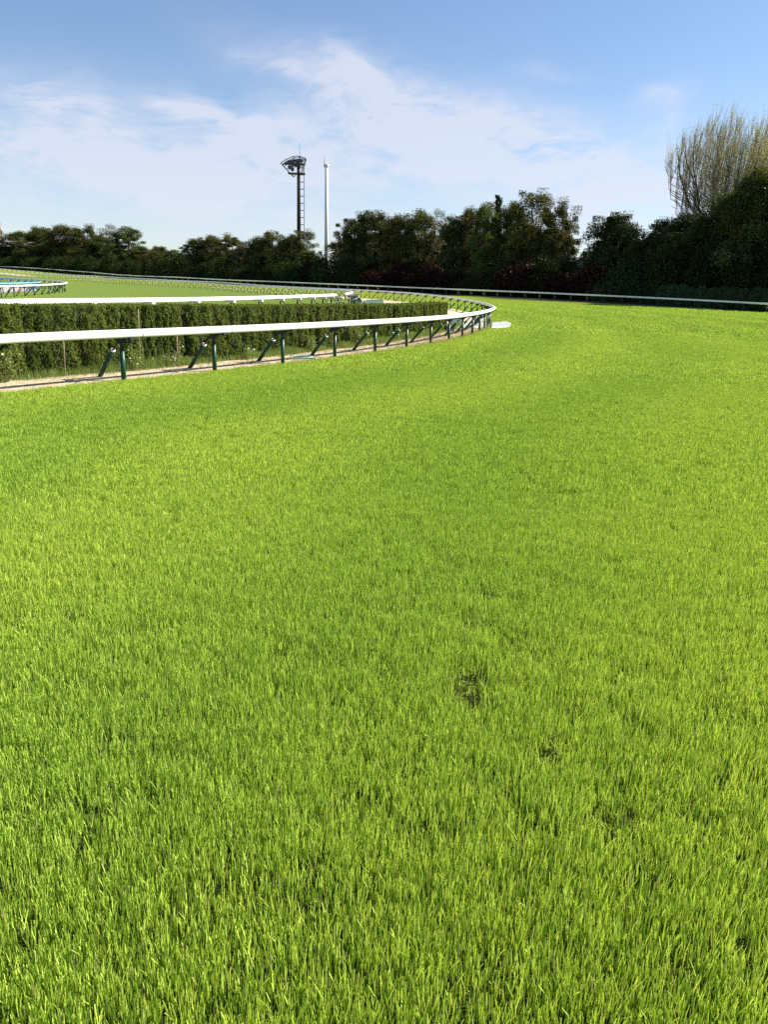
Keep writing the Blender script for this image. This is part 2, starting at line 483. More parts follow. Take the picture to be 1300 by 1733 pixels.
def poly_inside(P, poly):
    x, y = P[:, 0], P[:, 1]; ins = np.zeros(len(P), bool)
    x1, y1 = poly[:, 0], poly[:, 1]; x2, y2 = np.roll(x1, -1), np.roll(y1, -1)
    for a, b, c, d in zip(x1, y1, x2, y2):
        if b == d: continue
        hit = ((b > y) != (d > y)) & (x < (c - a) * (y - b) / (d - b) + a)
        ins ^= hit
    return ins


ss1 = np.arange(0, P1.len, .8)
poly1 = np.array([P1.off(s, -.02) for s in ss1])                                  # infield side of the inner rail
poly1_closed = np.vstack([poly1, [(-900, 350), (-900, -60)], [(-30, -60)]])
ss2 = np.arange(0, P2B.len, 1.0)
poly2 = np.vstack([[P2A.at(s) for s in np.arange(0, P2A.len, 1)], [P2B.at(s) for s in ss2], [(-800, 280), (-800, 20)]])
polyo = np.array([PO.at(s) for s in np.arange(0, PO.len, 1.5)])
poly_track = np.vstack([polyo, [(-900, 500), (-900, -300), (300, -300)]])          # everything on the course side of the outer rail


def dist_to(path_pts, q):
    out = np.empty(len(q))
    for i in range(0, len(q), 4000):
        out[i:i + 4000] = np.sqrt(((q[i:i + 4000, None] - path_pts[None]) ** 2).sum(2)).min(1)
    return out


gx = axis_pts(-1500, 1500, -60, 70, 1.0); gy = axis_pts(-1500, 1500, -4, 110, 1.0)
GX, GY = np.meshgrid(gx, gy); Q = np.stack([GX.ravel(), GY.ravel()], 1)
far = np.maximum(np.abs(Q[:, 0]), np.abs(Q[:, 1]))
Z = terr(np.clip(Q, [-420, -60], [200, 420]))
nx, ny = len(gx), len(gy)
idx = np.arange(nx * ny).reshape(ny, nx)
F = np.stack([idx[:-1, :-1].ravel(), idx[:-1, 1:].ravel(), idx[1:, 1:].ravel(), idx[1:, :-1].ravel()], 1)
cen = (Q[F[:, 0]] + Q[F[:, 2]]) / 2
dcam = np.linalg.norm(Q, axis=1)
d1 = dist_to(poly1[::2], Q)


def band_fn(d): return .5 + .5 * np.sin(d / 2.6 * 2 * math.pi / 2 + 1.0) * (.7 + .3 * np.sin(d * .37))


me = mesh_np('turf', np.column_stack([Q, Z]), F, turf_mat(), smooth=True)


def vattr(me, name, val):
    a = me.attributes.new(name, 'FLOAT', 'POINT'); a.data.foreach_set('value', np.asarray(val, dtype=np.float32))


in1 = poly_inside(Q, poly1_closed)
vattr(me, 'band', band_fn(d1) * ~in1)
vattr(me, 'dull', in1.astype(float))
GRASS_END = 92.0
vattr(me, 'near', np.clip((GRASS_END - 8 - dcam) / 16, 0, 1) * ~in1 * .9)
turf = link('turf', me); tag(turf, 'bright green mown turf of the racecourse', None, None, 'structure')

# verge under the trees beyond the outer rail
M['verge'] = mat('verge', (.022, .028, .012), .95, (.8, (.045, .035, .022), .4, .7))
M['sand'] = mat('sand', (.58, .47, .33), .95, (5.0, (.36, .31, .17), .42, .70), bump=.6)
M['sand_far'] = mat('sand_far', (.50, .40, .32), .95, (1.0, (.40, .33, .24), .4, .7))


def strip(name, path, s0, s1, o0, o1, material, dz=.015, step=.4, label=None, nrow=6, jag=0.0):
    ts = np.arange(s0, s1, step); vs = []
    for t in ts:
        a = o0(t) if callable(o0) else o0; b = o1(t) if callable(o1) else o1
        if jag: a = a + jag * (random.random() - .5)
        for k in range(nrow): vs.append(path.off(t, a + (b - a) * k / (nrow - 1)))
    vs = np.array(vs); z = terr(vs) + dz
    ix = np.arange(len(ts) * nrow).reshape(len(ts), nrow)
    F = np.stack([ix[:-1, :-1].ravel(), ix[1:, :-1].ravel(), ix[1:, 1:].ravel(), ix[:-1, 1:].ravel()], 1)
    o = link(name, mesh_np(name, np.column_stack([vs, z]), F, material, smooth=True))
    tag(o, label, None, None, 'structure')
    return o


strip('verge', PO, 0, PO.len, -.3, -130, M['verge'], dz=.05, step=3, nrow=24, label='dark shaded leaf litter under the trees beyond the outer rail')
S_END = P1.nearest(unproj(757, 557, 38.5)[:2])                                     # where the hedge ends
s_100 = P1.nearest(unproj(600, 504, 100)[:2]); s_200 = P1.nearest(unproj(190, 477, 180)[:2])
sand_in = lambda t: float(np.interp(t, [0, S_END - 4, S_END + 3, s_100 - 6, s_100 + 14, s_200, s_200 + 25], [1.2, 1.2, 5, 5, 1.0, 1.0, 5]))
strip('sand_path', P1, 0, P1.len, -.04, sand_in, M['sand'], dz=.02, nrow=8, jag=.10, label='pale sandy strip at the foot of the inner rail')
strip('dirt_track', PB, 0, PB.len, 0.3, 14, M['sand_far'], dz=.04, step=1, nrow=8, label='pinkish sand of the dirt course inside the blue rail')


# ------------------------------------------------------------------ rails
def rail_mesh(path, s0, s1, off, rad, seams, name, material, hgt=RAIL_H, far_from=1e9):
    ts = []
    t = s0
    seam = list(seams)
    base_t = list(np.arange(s0, s1, .5)) + [s1]
    for q in seam: base_t += [q - .015, q - .011, q + .011, q + .015]
    base_t = sorted(x for x in base_t if s0 <= x <= s1)
    pts = []; rs = []
    sset = np.array(seam) if len(seam) else np.array([-99.])
    for t in base_t:
        xy = path.off(t, off)
        pts.append((xy[0], xy[1], tz_fast(path, t) + hgt))
        rs.append(rad * (.999 if np.abs(sset - t).min() < .0105 else 1.0))
    ns = 20; an = np.arange(ns) / ns * 2 * math.pi
    cu, cw = np.cos(an), np.sin(an); q = 3.2
    kk = (np.abs(cu) ** q + np.abs(cw) ** q) ** (-1 / q)
    V = []; MI = []
    for i, (p, r_, t) in enumerate(zip(pts, rs, base_t)):
        tg = path.tan(t)
        for k in range(ns): V.append((p[0] - tg[1] * r_ * .86 * cu[k] * kk[k], p[1] + tg[0] * r_ * .86 * cu[k] * kk[k], p[2] + r_ * cw[k] * kk[k]))
    F_ = []
    for i in range(len(pts) - 1):
        sm = int(np.abs(sset - (base_t[i] + base_t[i + 1]) / 2).min() < .011)
        for k in range(ns):
            F_.append((i * ns + k, i * ns + (k + 1) % ns, (i + 1) * ns + (k + 1) % ns, (i + 1) * ns + k)); MI.append(sm)
    F_ += [tuple(range(ns - 1, -1, -1)), tuple((len(pts) - 1) * ns + k for k in range(ns))]; MI += [0, 0]
    return mesh_np(name, np.array(V), F_, [material, M['seam']], MI, smooth=True)


_zc = {}


def tz_fast(path, t):
    k = id(path)
    if k not in _zc:
        z = terr(path.p); 
        _zc[k] = z
    return float(np.interp(t, path.s, _zc[k]))


def make_fence(name, path, phase, spacing, side, label, cat, mats, rad=.078, brace=.80, over=.24, s0=0, s1=None, arm_pale=False, sleeve=True, group=None, bd=.043, first_gap=0):
    """side +1: braces to the left of travel and the rail overhangs to the right"""
    s1 = path.len if s1 is None else s1
    root = empty(name, (*path.at(s0), tz_fast(path, s0)))
    inv = Matrix.Translation(-root.location)
    tag(root, label, cat, group)
    ts = np.arange(s0 + phase, s1, spacing)
    if first_gap: ts = np.where(ts < first_gap - 1, ts - .6, ts)
    rm = rail_mesh(path, s0, s1, -side * over, rad, ts[:60] + .28, 'rail', mats['rail'])
    ro = link('rail', rm, root); ro.location = -root.location
    # one post, one brace, one bracket, shared by all copies (local x = along, y = towards the brace)
    pm = MB(); pm.tube([(0, 0, -.1), (0, 0, .66)], bd * 1.12, 10, 0); pm.tube([(0, 0, .655), (0, 0, .90)], bd * .82, 8, 1)
    if sleeve: pm.tube([(0, 0, .64), (0, 0, .665)], bd * 1.2, 10, 1)
    post = pm.mesh('post', [mats['post'], mats['dark']], True)
    bm_ = MB(); a = np.array([0, brace, 0.0]); b = np.array([0, .05, .86])
    mid = a + (b - a) * .70
    bm_.tube([a - (b - a) * .1, mid], bd * 1.05, 10, 0); bm_.tube([mid, b], bd * .55, 8, 1); bm_.tube([mid - (b - a) * .015, mid + (b - a) * .012], bd * 1.15, 10, 2)
    bracem = bm_.mesh('brace', [mats['post'], mats['dark'], mats['cap']], True)
    ar = MB()
    if arm_pale:
        ar.box((0, -.06, .875), (.05, .22, .035)); ar.box((0, .08, .86), (.10, .09, .045)); ar.tube([(0, .12, .84), (0, -over, .90)], .035, 6)
    else:
        ar.box((0, -over * .45, .862), (.04, over * .95, .025)); ar.box((0, .02, .80), (.03, .09, .05)); ar.tube([(0, .06, .74), (0, -over, .875)], .022, 6); ar.box((0, -over, .872), (.13, .05, .012))
    arm = ar.mesh('bracket', mats['arm'])
    rest = MB(); nth = 0
    order = sorted(ts, key=lambda t: np.linalg.norm(path.at(t)))
    keep = set(order[:100])
    for t in ts:
        xy = path.at(t); tg = path.tan(t); z = tz_fast(path, t)
        n = np.array([-tg[1], tg[0]]) * side
        rz = math.atan2(-n[0], n[1])
        loc = np.array([xy[0], xy[1], z]) - np.array(root.location)
        if t in keep:
            rzj = rz + random.uniform(-.02, .02)
            for nm, mm in (('post', post), ('brace', bracem), ('bracket', arm)):
                link(nm, mm, root, loc, (0, 0, rzj))
        else:
            Rz = Matrix.Rotation(rz, 3, 'Z'); nth += 1
            for aa, bb, rr in (((0, 0, 0), (0, 0, .9), bd), ((0, brace, 0), (0, .05, .86), bd * .9), ((0, 0, .86), (0, -over, .9), .03)):
                rest.tube([loc + np.array(Rz @ Vector(aa)), loc + np.array(Rz @ Vector(bb))], rr, 4)
    if nth:
        o = link('post', rest.mesh('far_posts', mats['dark']), root); tag(o, 'the farthest posts and braces of the rail', None, None, 'stuff')
    return root


GM = dict(rail=M['rail_white'], post=M['green_paint'], dark=M['dark_metal'], cap=M['rail_grey'], arm=M['dark_metal'])
GM2 = dict(GM, arm=M['bracket_pale'])
BMT = dict(rail=M['cyan_paint'], post=M['blue_paint'], dark=M['blue_paint'], cap=M['rail_grey'], arm=M['blue_paint'])
s210 = P1.nearest(unproj(210, 650.7, 15.2)[:2]) + .03
make_fence('running_rail', P1, s210 % 2.5, 2.5, 1, 'long white running rail on green posts curving round in front of the clipped hedge', 'rail', GM, first_gap=s210)
make_fence('running_rail', P2A, P2A.nearest(unproj(35, 508, 21)[:2]) % 2.5, 2.4, -1, 'white rail on the far side of the clipped hedge with pale brackets showing over it', 'rail', GM2, arm_pale=True)
make_fence('running_rail', P2B, .4, 2.5, -1, 'rail bunched up at its tight bend behind the hedge and running back below the trees', 'rail', GM2, arm_pale=True)
make_fence('running_rail', P3, .5, 2.5, 1, 'small white rail loop at the left edge of the photo round the blue rail', 'rail', GM)
make_fence('running_rail', PB, .5, 2.5, 1, 'light blue rail enclosed by the small white loop at the left edge', 'rail', BMT, over=.15, bd=.055)
GM_O = dict(GM, post=M['dark_metal'], cap=M['dark_metal'])
make_fence('running_rail', PO, .5, 2.7, -1, 'thin outer running rail at the foot of the dark line of trees', 'rail', GM_O, brace=.5, rad=.10, over=.12, bd=.03)


# ------------------------------------------------------------------ grass
def blade_tuft(name, nb, rad, h, w, seed, material, lean=.22, segs=2):
    g = np.random.default_rng(seed)
    rr = rad * np.sqrt(g.random(nb)); an = g.random(nb) * 2 * math.pi
    bx, by = rr * np.cos(an), rr * np.sin(an)
    hh = h * g.uniform(.62, 1.12, nb); ww = w * g.uniform(.6, 1.25, nb)
    fa = g.random(nb) * 2 * math.pi                       # facing
    la = g.random(nb) * 2 * math.pi; lm = np.abs(g.normal(0, lean, nb))
    flat = g.random(nb) < .005; lm[flat] = g.uniform(.7, 1.2, flat.sum())
    lx, ly = np.cos(la) * lm, np.sin(la) * lm
    curve = g.uniform(0, .35, nb)
    V = np.zeros((nb, (segs + 1) * 2, 3))
    for k in range(segs + 1):
        f = k / segs
        wk = ww * (1.0 if k < segs else .55) * .5
        zz = hh * f * np.sqrt(np.maximum(.15, 1 - (lm * .6) ** 2))
        ox = bx + lx * hh * f * (1 - curve + curve * f * 2); oy = by + ly * hh * f * (1 - curve + curve * f * 2)
        V[:, k * 2, 0] = ox - np.cos(fa) * wk; V[:, k * 2, 1] = oy - np.sin(fa) * wk; V[:, k * 2, 2] = zz
        V[:, k * 2 + 1, 0] = ox + np.cos(fa) * wk; V[:, k * 2 + 1, 1] = oy + np.sin(fa) * wk; V[:, k * 2 + 1, 2] = zz
    base = (np.arange(nb) * (segs + 1) * 2)[:, None]
    fs = [base + np.array([[k * 2, k * 2 + 1, k * 2 + 3, k * 2 + 2]]) for k in range(segs)]
    F = np.stack(fs, 1).reshape(-1, 4)
    rnd = np.repeat(g.random(nb) ** 1.15, segs)
    dry = np.repeat((g.random(nb) < .010).astype(float), segs)
    return mesh_np(name, V.reshape(-1, 3), F, material, attr={'rnd': rnd, 'dry': dry})


def grass_mat():
    m = bpy.data.materials.new('grass_blades'); m.use_nodes = True
    N = NT(m.node_tree); N.n.clear()
    at = N.new('ShaderNodeAttribute', attribute_name='rnd', attribute_type='GEOMETRY').outputs['Fac']
    dry = N.new('ShaderNodeAttribute', attribute_name='dry', attribute_type='GEOMETRY').outputs['Fac']
    tint = N.new('ShaderNodeAttribute', attribute_name='tint', attribute_type='INSTANCER').outputs['Fac']
    c = N.mix(at, (.100, .220, .015), (.64, .82, .135))
    c = N.mix(tint, N.mix(1.0, c, (.86, .93, .88), 'MULTIPLY'), N.mix(1.0, c, (1.2, 1.12, 1.12), 'MULTIPLY'))
    c = N.mix(dry, c, (.42, .38, .18))
    d = N.new('ShaderNodeBsdfDiffuse'); N.l.new(c, d.inputs[0])
    t = N.new('ShaderNodeBsdfTranslucent'); N.l.new(N.mix(1.0, c, (1.15, 1.05, .8), 'MULTIPLY'), t.inputs[0])
    g = N.new('ShaderNodeBsdfGlossy'); g.inputs['Roughness'].default_value = .38; g.inputs[0].default_value = (1, 1, .9, 1)
    m1 = N.new('ShaderNodeMixShader'); m1.inputs[0].default_value = .30; N.l.new(d.outputs[0], m1.inputs[1]); N.l.new(t.outputs[0], m1.inputs[2])
    m2 = N.new('ShaderNodeMixShader'); m2.inputs[0].default_value = .018; N.l.new(m1.outputs[0], m2.inputs[1]); N.l.new(g.outputs[0], m2.inputs[2])
    o = N.new('ShaderNodeOutputMaterial'); N.l.new(m2.outputs[0], o.inputs[0])
    return m


M['grass'] = grass_mat()
hid = bpy.data.collections.new('grass_tufts')       # sources for the instancer, not linked to the scene


def vnoise(q, scale, seed):
    """smooth value noise on (n,2)"""
    g = np.random.default_rng(seed); T = g.random((256, 256))
    p = q * scale + 1000; i = np.floor(p).astype(int); f = p - i; f = f * f * (3 - 2 * f)
    a = T[i[:, 0] % 256, i[:, 1] % 256]; b = T[(i[:, 0] + 1) % 256, i[:, 1] % 256]
    c = T[i[:, 0] % 256, (i[:, 1] + 1) % 256]; d = T[(i[:, 0] + 1) % 256, (i[:, 1] + 1) % 256]
    return (a * (1 - f[:, 0]) + b * f[:, 0]) * (1 - f[:, 1]) + (c * (1 - f[:, 0]) + d * f[:, 0]) * f[:, 1]


def gpt(px, py):
    """where the ray through a pixel of the photo meets the ground"""
    d = pix_dir(px, py); t = CAM_H / -d[2]
    for _ in range(6):
        p = d * t; z = tz(p[0], p[1]); t = (CAM_H - z) / -d[2]
    return (d * t)[:2]


PITS = [(795, 1172, .11, .03), (935, 1272, .06, .15), (868, 1090, .05, .3), (700, 1262, .05, .5), (575, 940, .09, .5), (1000, 1385, .06, .5)]
MATP = np.array([gpt(*c) for c in [(826, 558.5), (862, 556.5), (868, 549.5), (862, 545), (826, 547)]])
PIT = [(*gpt(px, py), r, d) for px, py, r, d in PITS]

ZONES = [  # dmin, dmax, tufts per m2, tuft radius, blades, height, width, fade
    (0.0, 7.0, 620, .075, 32, .064, .0032),
    (7.0, 19.0, 150, .14, 78, .068, .0044),
    (19.0, 42.0, 20, .30, 130, .075, .0095),
    (42.0, GRASS_END, 4.6, .62, 120, .085, .026)]
g = np.random.default_rng(11)
allp = []; alls = []; allr = []; alli = []; allt = []; allk = []
gobjs = []
for zi, (a, b, dens_, rad, nb, h, w) in enumerate(ZONES):
    for k in range(4):
        me = blade_tuft('tuft', nb, rad, h, w, zi * 10 + k, M['grass'], lean=.14 if zi < 2 else .22)
        o = bpy.data.objects.new('grass_tuft_%d%d' % (zi, k), me); hid.objects.link(o); gobjs.append(o)
    bb = b * 1.08 if zi < 3 else b
    aa = a * .92
    y0, y1 = (.9 if zi == 0 else aa * .6), bb
    xm = bb * .62 + 2
    n = int(dens_ * (2 * xm) * (y1 - y0))
    q = np.column_stack([g.uniform(-xm, xm, n), g.uniform(y0, y1, n)])
    r = np.linalg.norm(q, axis=1)
    fr = r + (g.random(n) - .5) * (r * .16)
    keep = (fr >= a) & (fr < b) & (np.abs(q[:, 0]) < q[:, 1] * .60 + 1.6)
    q = q[keep]; 
    ins = poly_inside(q, poly1_closed)
    q = q[~ins]
    q = q[poly_inside(q, poly_track)]
    dd = dist_to(poly1, q)
    if zi >= 2:   # keep clear of the sand
        kp = dd > rad * .8; q = q[kp]; dd = dd[kp]
    elif zi == 1:
        kp = dd > rad * .4; q = q[kp]; dd = dd[kp]
    n = len(q)
    n1 = vnoise(q, 1 / .16, 1); n2 = vnoise(q, 1 / .55, 2); n3 = vnoise(q, 1 / 3.0, 3)
    sc = .68 + .40 * n1 + .18 * n2
    pit = (n1 < .20) & (g.random(n) < .75); sc[pit] *= .5
    gap_ = (n1 > .72) & (g.random(n) < .55) if zi < 2 else np.zeros(n, bool)
    sc[gap_] *= .45
    tilt = np.abs(g.normal(0, .07, n)); ta = g.random(n) * 2 * math.pi
    for cx, cy, rr, dp in PIT:
        m_ = (q[:, 0] - cx) ** 2 + ((q[:, 1] - cy) * .5) ** 2 < rr * rr
        sc[m_] *= np.where(g.random(m_.sum()) < .16, .5, dp); tilt[m_] += .35; ta[m_] = 1.9
    rz = g.random(n) * 2 * math.pi
    # patch tint: mowing bands, light on leaning blades put into colour, plus soft drifts
    tint = .56 * band_fn(dd) + .26 * n3 + .18 * vnoise(q, 1 / .9, 4)
    tint = np.clip((tint - .5) * 1.5 + .5 + g.normal(0, .12, n), 0, 1)
    near = np.clip((dd - .0) / .5, 0, 1)
    mat_ = poly_inside(q, MATP * 1.0)
    sc[mat_] *= .05
    allp.append(np.column_stack([q, terr(q)])); alls.append(np.column_stack([np.ones(n), np.ones(n), sc]))
    tx, ty = np.cos(ta) * tilt, np.sin(ta) * tilt
    allr.append(np.column_stack([tx, ty, rz])); alli.append(zi * 4 + g.integers(0, 4, n)); allt.append(tint)
    print('zone', zi, n)
# small tufts right along the edge of the sand, all the way round the bend
n = 5200
tt_ = g.uniform(0, P1.len * .62, n); oo_ = -g.uniform(-.03, .42, n)
ax_ = np.arange(0, P1.len, .2); pa_ = np.array([P1.at(t) for t in ax_]); tg_ = np.array([P1.tan(t) for t in ax_])
q = np.column_stack([np.interp(tt_, ax_, pa_[:, 0]) - np.interp(tt_, ax_, tg_[:, 1]) * oo_, np.interp(tt_, ax_, pa_[:, 1]) + np.interp(tt_, ax_, tg_[:, 0]) * oo_])
rr_ = np.linalg.norm(q, axis=1); q = q[(rr_ > 9) & (rr_ < GRASS_END)]; n = len(q)
allp.append(np.column_stack([q, terr(q)])); alls.append(np.column_stack([np.ones(n), np.ones(n), g.uniform(.7, 1.05, n)])); allr.append(np.column_stack([np.zeros(n), np.zeros(n), g.random(n) * 6.28]))
alli.append(4 + g.integers(0, 4, n)); allt.append(g.uniform(.2, .8, n))
Pp = np.vstack(allp); Ps = np.vstack(alls); Pr = np.vstack(allr); Pi = np.concatenate(alli); Pt = np.concatenate(allt)
gm = bpy.data.meshes.new('grass'); gm.vertices.add(len(Pp)); gm.vertices.foreach_set('co', Pp.astype(np.float32).ravel())
for nm, ty, val in (('sc', 'FLOAT_VECTOR', Ps), ('rt', 'FLOAT_VECTOR', Pr)):
    a = gm.attributes.new(nm, ty, 'POINT'); a.data.foreach_set('vector', val.astype(np.float32).ravel())
a = gm.attributes.new('ix', 'INT', 'POINT'); a.data.foreach_set('value', Pi.astype(np.int32))
a = gm.attributes.new('tint', 'FLOAT', 'POINT'); a.data.foreach_set('value', Pt.astype(np.float32))
gm.update()
grass = link('grass', gm); tag(grass, 'short bright green grass blades of the racecourse turf', None, None, 'stuff')
gt = bpy.data.node_groups.new('grass_scatter', 'GeometryNodeTree')
gt.interface.new_socket('Geometry', in_out='INPUT', socket_type='NodeSocketGeometry')
gt.interface.new_socket('Geometry', in_out='OUTPUT', socket_type='NodeSocketGeometry')
gi = gt.nodes.new('NodeGroupInput'); go = gt.nodes.new('NodeGroupOutput')
ci_ = gt.nodes.new('GeometryNodeCollectionInfo'); ci_.inputs[0].default_value = hid; ci_.inputs['Separate Children'].default_value = True; ci_.inputs['Reset Children'].default_value = True
iop = gt.nodes.new('GeometryNodeInstanceOnPoints'); iop.inputs['Pick Instance'].default_value = True


def named(nm, ty):
    n = gt.nodes.new('GeometryNodeInputNamedAttribute'); n.data_type = ty; n.inputs[0].default_value = nm; return n.outputs[0]


gt.links.new(gi.outputs[0], iop.inputs['Points']); gt.links.new(ci_.outputs[0], iop.inputs['Instance'])
gt.links.new(named('ix', 'INT'), iop.inputs['Instance Index']); gt.links.new(named('sc', 'FLOAT_VECTOR'), iop.inputs['Scale'])
e2r = gt.nodes.new('FunctionNodeEulerToRotation'); gt.links.new(named('rt', 'FLOAT_VECTOR'), e2r.inputs[0]); gt.links.new(e2r.outputs[0], iop.inputs['Rotation'])
gt.links.new(iop.outputs[0], go.inputs[0])
md = grass.modifiers.new('scatter', 'NODES'); md.node_group = gt

# ------------------------------------------------------------------ leaves
def leaf_quads(cent, size, g, up=.3, outward=None, aspect=.6):
    """random leaf quads at cent (n,3): returns V, F"""
    n = len(cent)
    nrm = g.normal(0, 1, (n, 3)); nrm[:, 2] += up
    if outward is not None: nrm += outward * 1.2
    nrm /= np.linalg.norm(nrm, axis=1)[:, None]
    a = g.normal(0, 1, (n, 3)); u = a - nrm * (a * nrm).sum(1)[:, None]; u /= np.linalg.norm(u, axis=1)[:, None] + 1e-9
    v = np.cross(nrm, u)
    s = (size * g.uniform(.6, 1.3, n))[:, None] if not hasattr(size, '__len__') else size[:, None]
    # a pointed leaf: four corners kite-like
    V = np.stack([cent - u * s * .5, cent - v * s * .5 * aspect + u * s * .05, cent + u * s * .5, cent + v * s * .5 * aspect + u * s * .05], 1)
    F = np.arange(n * 4).reshape(n, 4)
    return V.reshape(-1, 3), F


def crown_mesh(name, W_, H_, z0, nclump, nleaf, lsize, seed, material, shape='round', sparse=0.0, leaner=0):
    g = np.random.default_rng(seed)
    C = []; tries = 0
    lobes = [(g.uniform(-.28, .28) * W_, g.uniform(-.28, .28) * W_, g.uniform(.25, .8), g.uniform(.30, .50) * W_) for _ in range(6)]
    while len(C) < nclump and tries < nclump * 60:
        tries += 1
        f = g.random()
        if shape == 'round': rad = W_ / 2 * math.sqrt(max(0, 1 - ((f - .42) / .60) ** 2))
        elif shape == 'cone': rad = W_ / 2 * (1 - f) ** .8 + .1
        else: rad = W_ / 2 * (min(1, f * 4 + .4)) * math.sqrt(max(0, 1 - max(0, (f - .62) / .40) ** 2))
        a = g.random() * 2 * math.pi; rr = rad * (g.random() ** .35)
        x, y, z = rr * math.cos(a), rr * math.sin(a), f * H_
        # bulge by lobes
        x += g.normal(0, .05) * W_; y += g.normal(0, .05) * W_
        b = 1 + .22 * math.sin(a * 3 + f * 5 + seed) + .15 * math.sin(a * 5 - f * 9)
        x *= b; y *= b
        if shape != 'cone' and f > .6:
            z += (math.sin(x * 1.7 + seed) * math.cos(y * 1.5 + seed * 2)) * H_ * .06
        C.append((x, y, z0 + z))
    C = np.array(C)
    if sparse:
        hi = (C[:, 2] - z0) / H_
        C = C[(g.random(len(C)) > sparse * np.clip(hi * 1.6 - .3, 0, 1))]
    cr = g.uniform(.5, 1.25, len(C)) * (W_ / 8)
    nleaf = int(nleaf * 1.9); k = max(1, nleaf // len(C))
    P = np.repeat(C, k, 0) + np.clip(g.normal(0, 1, (len(C) * k, 3)), -1.5, 1.5) * np.repeat(cr, k)[:, None] * np.array([.6, .6, .45])
    out = P - np.array([0, 0, z0 + H_ * .4]); out /= np.linalg.norm(out, axis=1)[:, None] + 1e-6
    P[:, 2] = np.maximum(P[:, 2], .1)
    V, F = leaf_quads(P, lsize, g, .5, out, .75)
    # leaf tone varies by clump and by leaf
    tone = np.clip(np.repeat(g.random(len(C)), k) * .6 + g.random(len(P)) * .4, 0, 1)
    return mesh_np(name, V, F, material, attr={'rnd': tone}), C


def trunk_mesh(name, H_, r, C, seed, material, nl=26):
    g = np.random.default_rng(seed); b = MB()
    pts = [np.array([0, 0, -.3])]; n = 7
    for i in range(1, n + 1):
        pts.append(np.array([g.normal(0, .02) * H_ * i / n, g.normal(0, .02) * H_ * i / n, H_ * i / n]))
    rs = [r * (1 - .8 * i / n) for i in range(n + 1)]
    b.tube(pts, rs, 8)
    P = np.array(pts)
    for c in C[g.choice(len(C), min(nl, len(C)), replace=False)]:
        h = min(max(c[2] * g.uniform(.45, .8), .15 * H_), H_ * .95)
        p0 = np.array([np.interp(h, P[:, 2], P[:, 0]), np.interp(h, P[:, 2], P[:, 1]), h]); rr = r * (1 - .8 * h / H_) * .45
        mid = (p0 + c) / 2 + np.array([0, 0, .08 * H_]) * g.uniform(-.3, .6)
        b.tube([p0, mid, c], [rr, rr * .6, rr * .2], 5)
    return b.mesh(name, material, True)


VAR = {}


def make_variant(key, W_, H_, z0, ncl, nlf, ls, seed, leafm, shape='oval', sparse=0.0, bark='bark', tr=None):
    c, C = crown_mesh('crown', W_, H_ - z0, z0, ncl, nlf, ls, seed, M[leafm], shape, sparse)
    t = trunk_mesh('trunk', H_ * .86, tr or H_ * .022, C, seed + 50, M[bark])
    VAR[key] = (c, t, H_, W_)


# all at a nominal 15 m height
make_variant('dark0', 8.5, 15, 0.5, 260, 32300, .245, 1, 'leaf_dark')
make_variant('dark1', 8.0, 15, 0.5, 230, 30400, .245, 2, 'leaf_dark', 'round')
make_variant('olive0', 8.5, 15, 0.5, 250, 30400, .245, 3, 'leaf_olive')
make_variant('olive1', 8.0, 15, 0.8, 220, 28500, .245, 4, 'leaf_olive', 'oval', .3)
make_variant('fresh', 7.5, 15, 1.0, 200, 24700, .245, 5, 'leaf_fresh', 'oval', .2)
make_variant('brown', 7.0, 15, 1.5, 150, 11000, .21, 6, 'leaf_brown', 'oval', .4)
make_variant('conifer', 5.0, 15, 1.0, 150, 14000, .24, 7, 'leaf_conifer', 'cone')
make_variant('loose', 8.0, 15, 0.6, 190, 16000, .235, 8, 'leaf_olive', 'oval', .36)
TREES_G = 'trees in the belt beyond the outer rail'


def horizon_base(px, D): return unproj(px, 490, D)


def place_tree(px, top, D, wpx, key, label, group=TREES_G, name=None):
    c, t, H_, W_ = VAR[key]
    p = unproj(px, top, D); z = tz(p[0], p[1]); h = p[2] - z
    w = wpx / 1302.0 * (D * .96)
    kind = {'dark': 'evergreen_tree', 'olive': 'broadleaf_tree', 'fresh': 'leafy_tree', 'brown': 'sparse_tree', 'conifer': 'conifer_tree', 'loose': 'broadleaf_tree'}[key.rstrip('01')]
    root = empty(kind, (p[0], p[1], z), random.uniform(0, 6.28))
    s = h / H_ / 1.02; sw = w / W_ * 1.0
    root.scale = (sw, sw, s)
    tag(root, label, 'tree', group)
    link('trunk', t, root); link('crown', c, root)
    return root


def OD(px):
    """distance of the outer rail at that column"""
    L = sorted((a[0], a[2]) for a in OUTER)
    return float(np.interp(px, [a for a, _ in L], [b for _, b in L]))


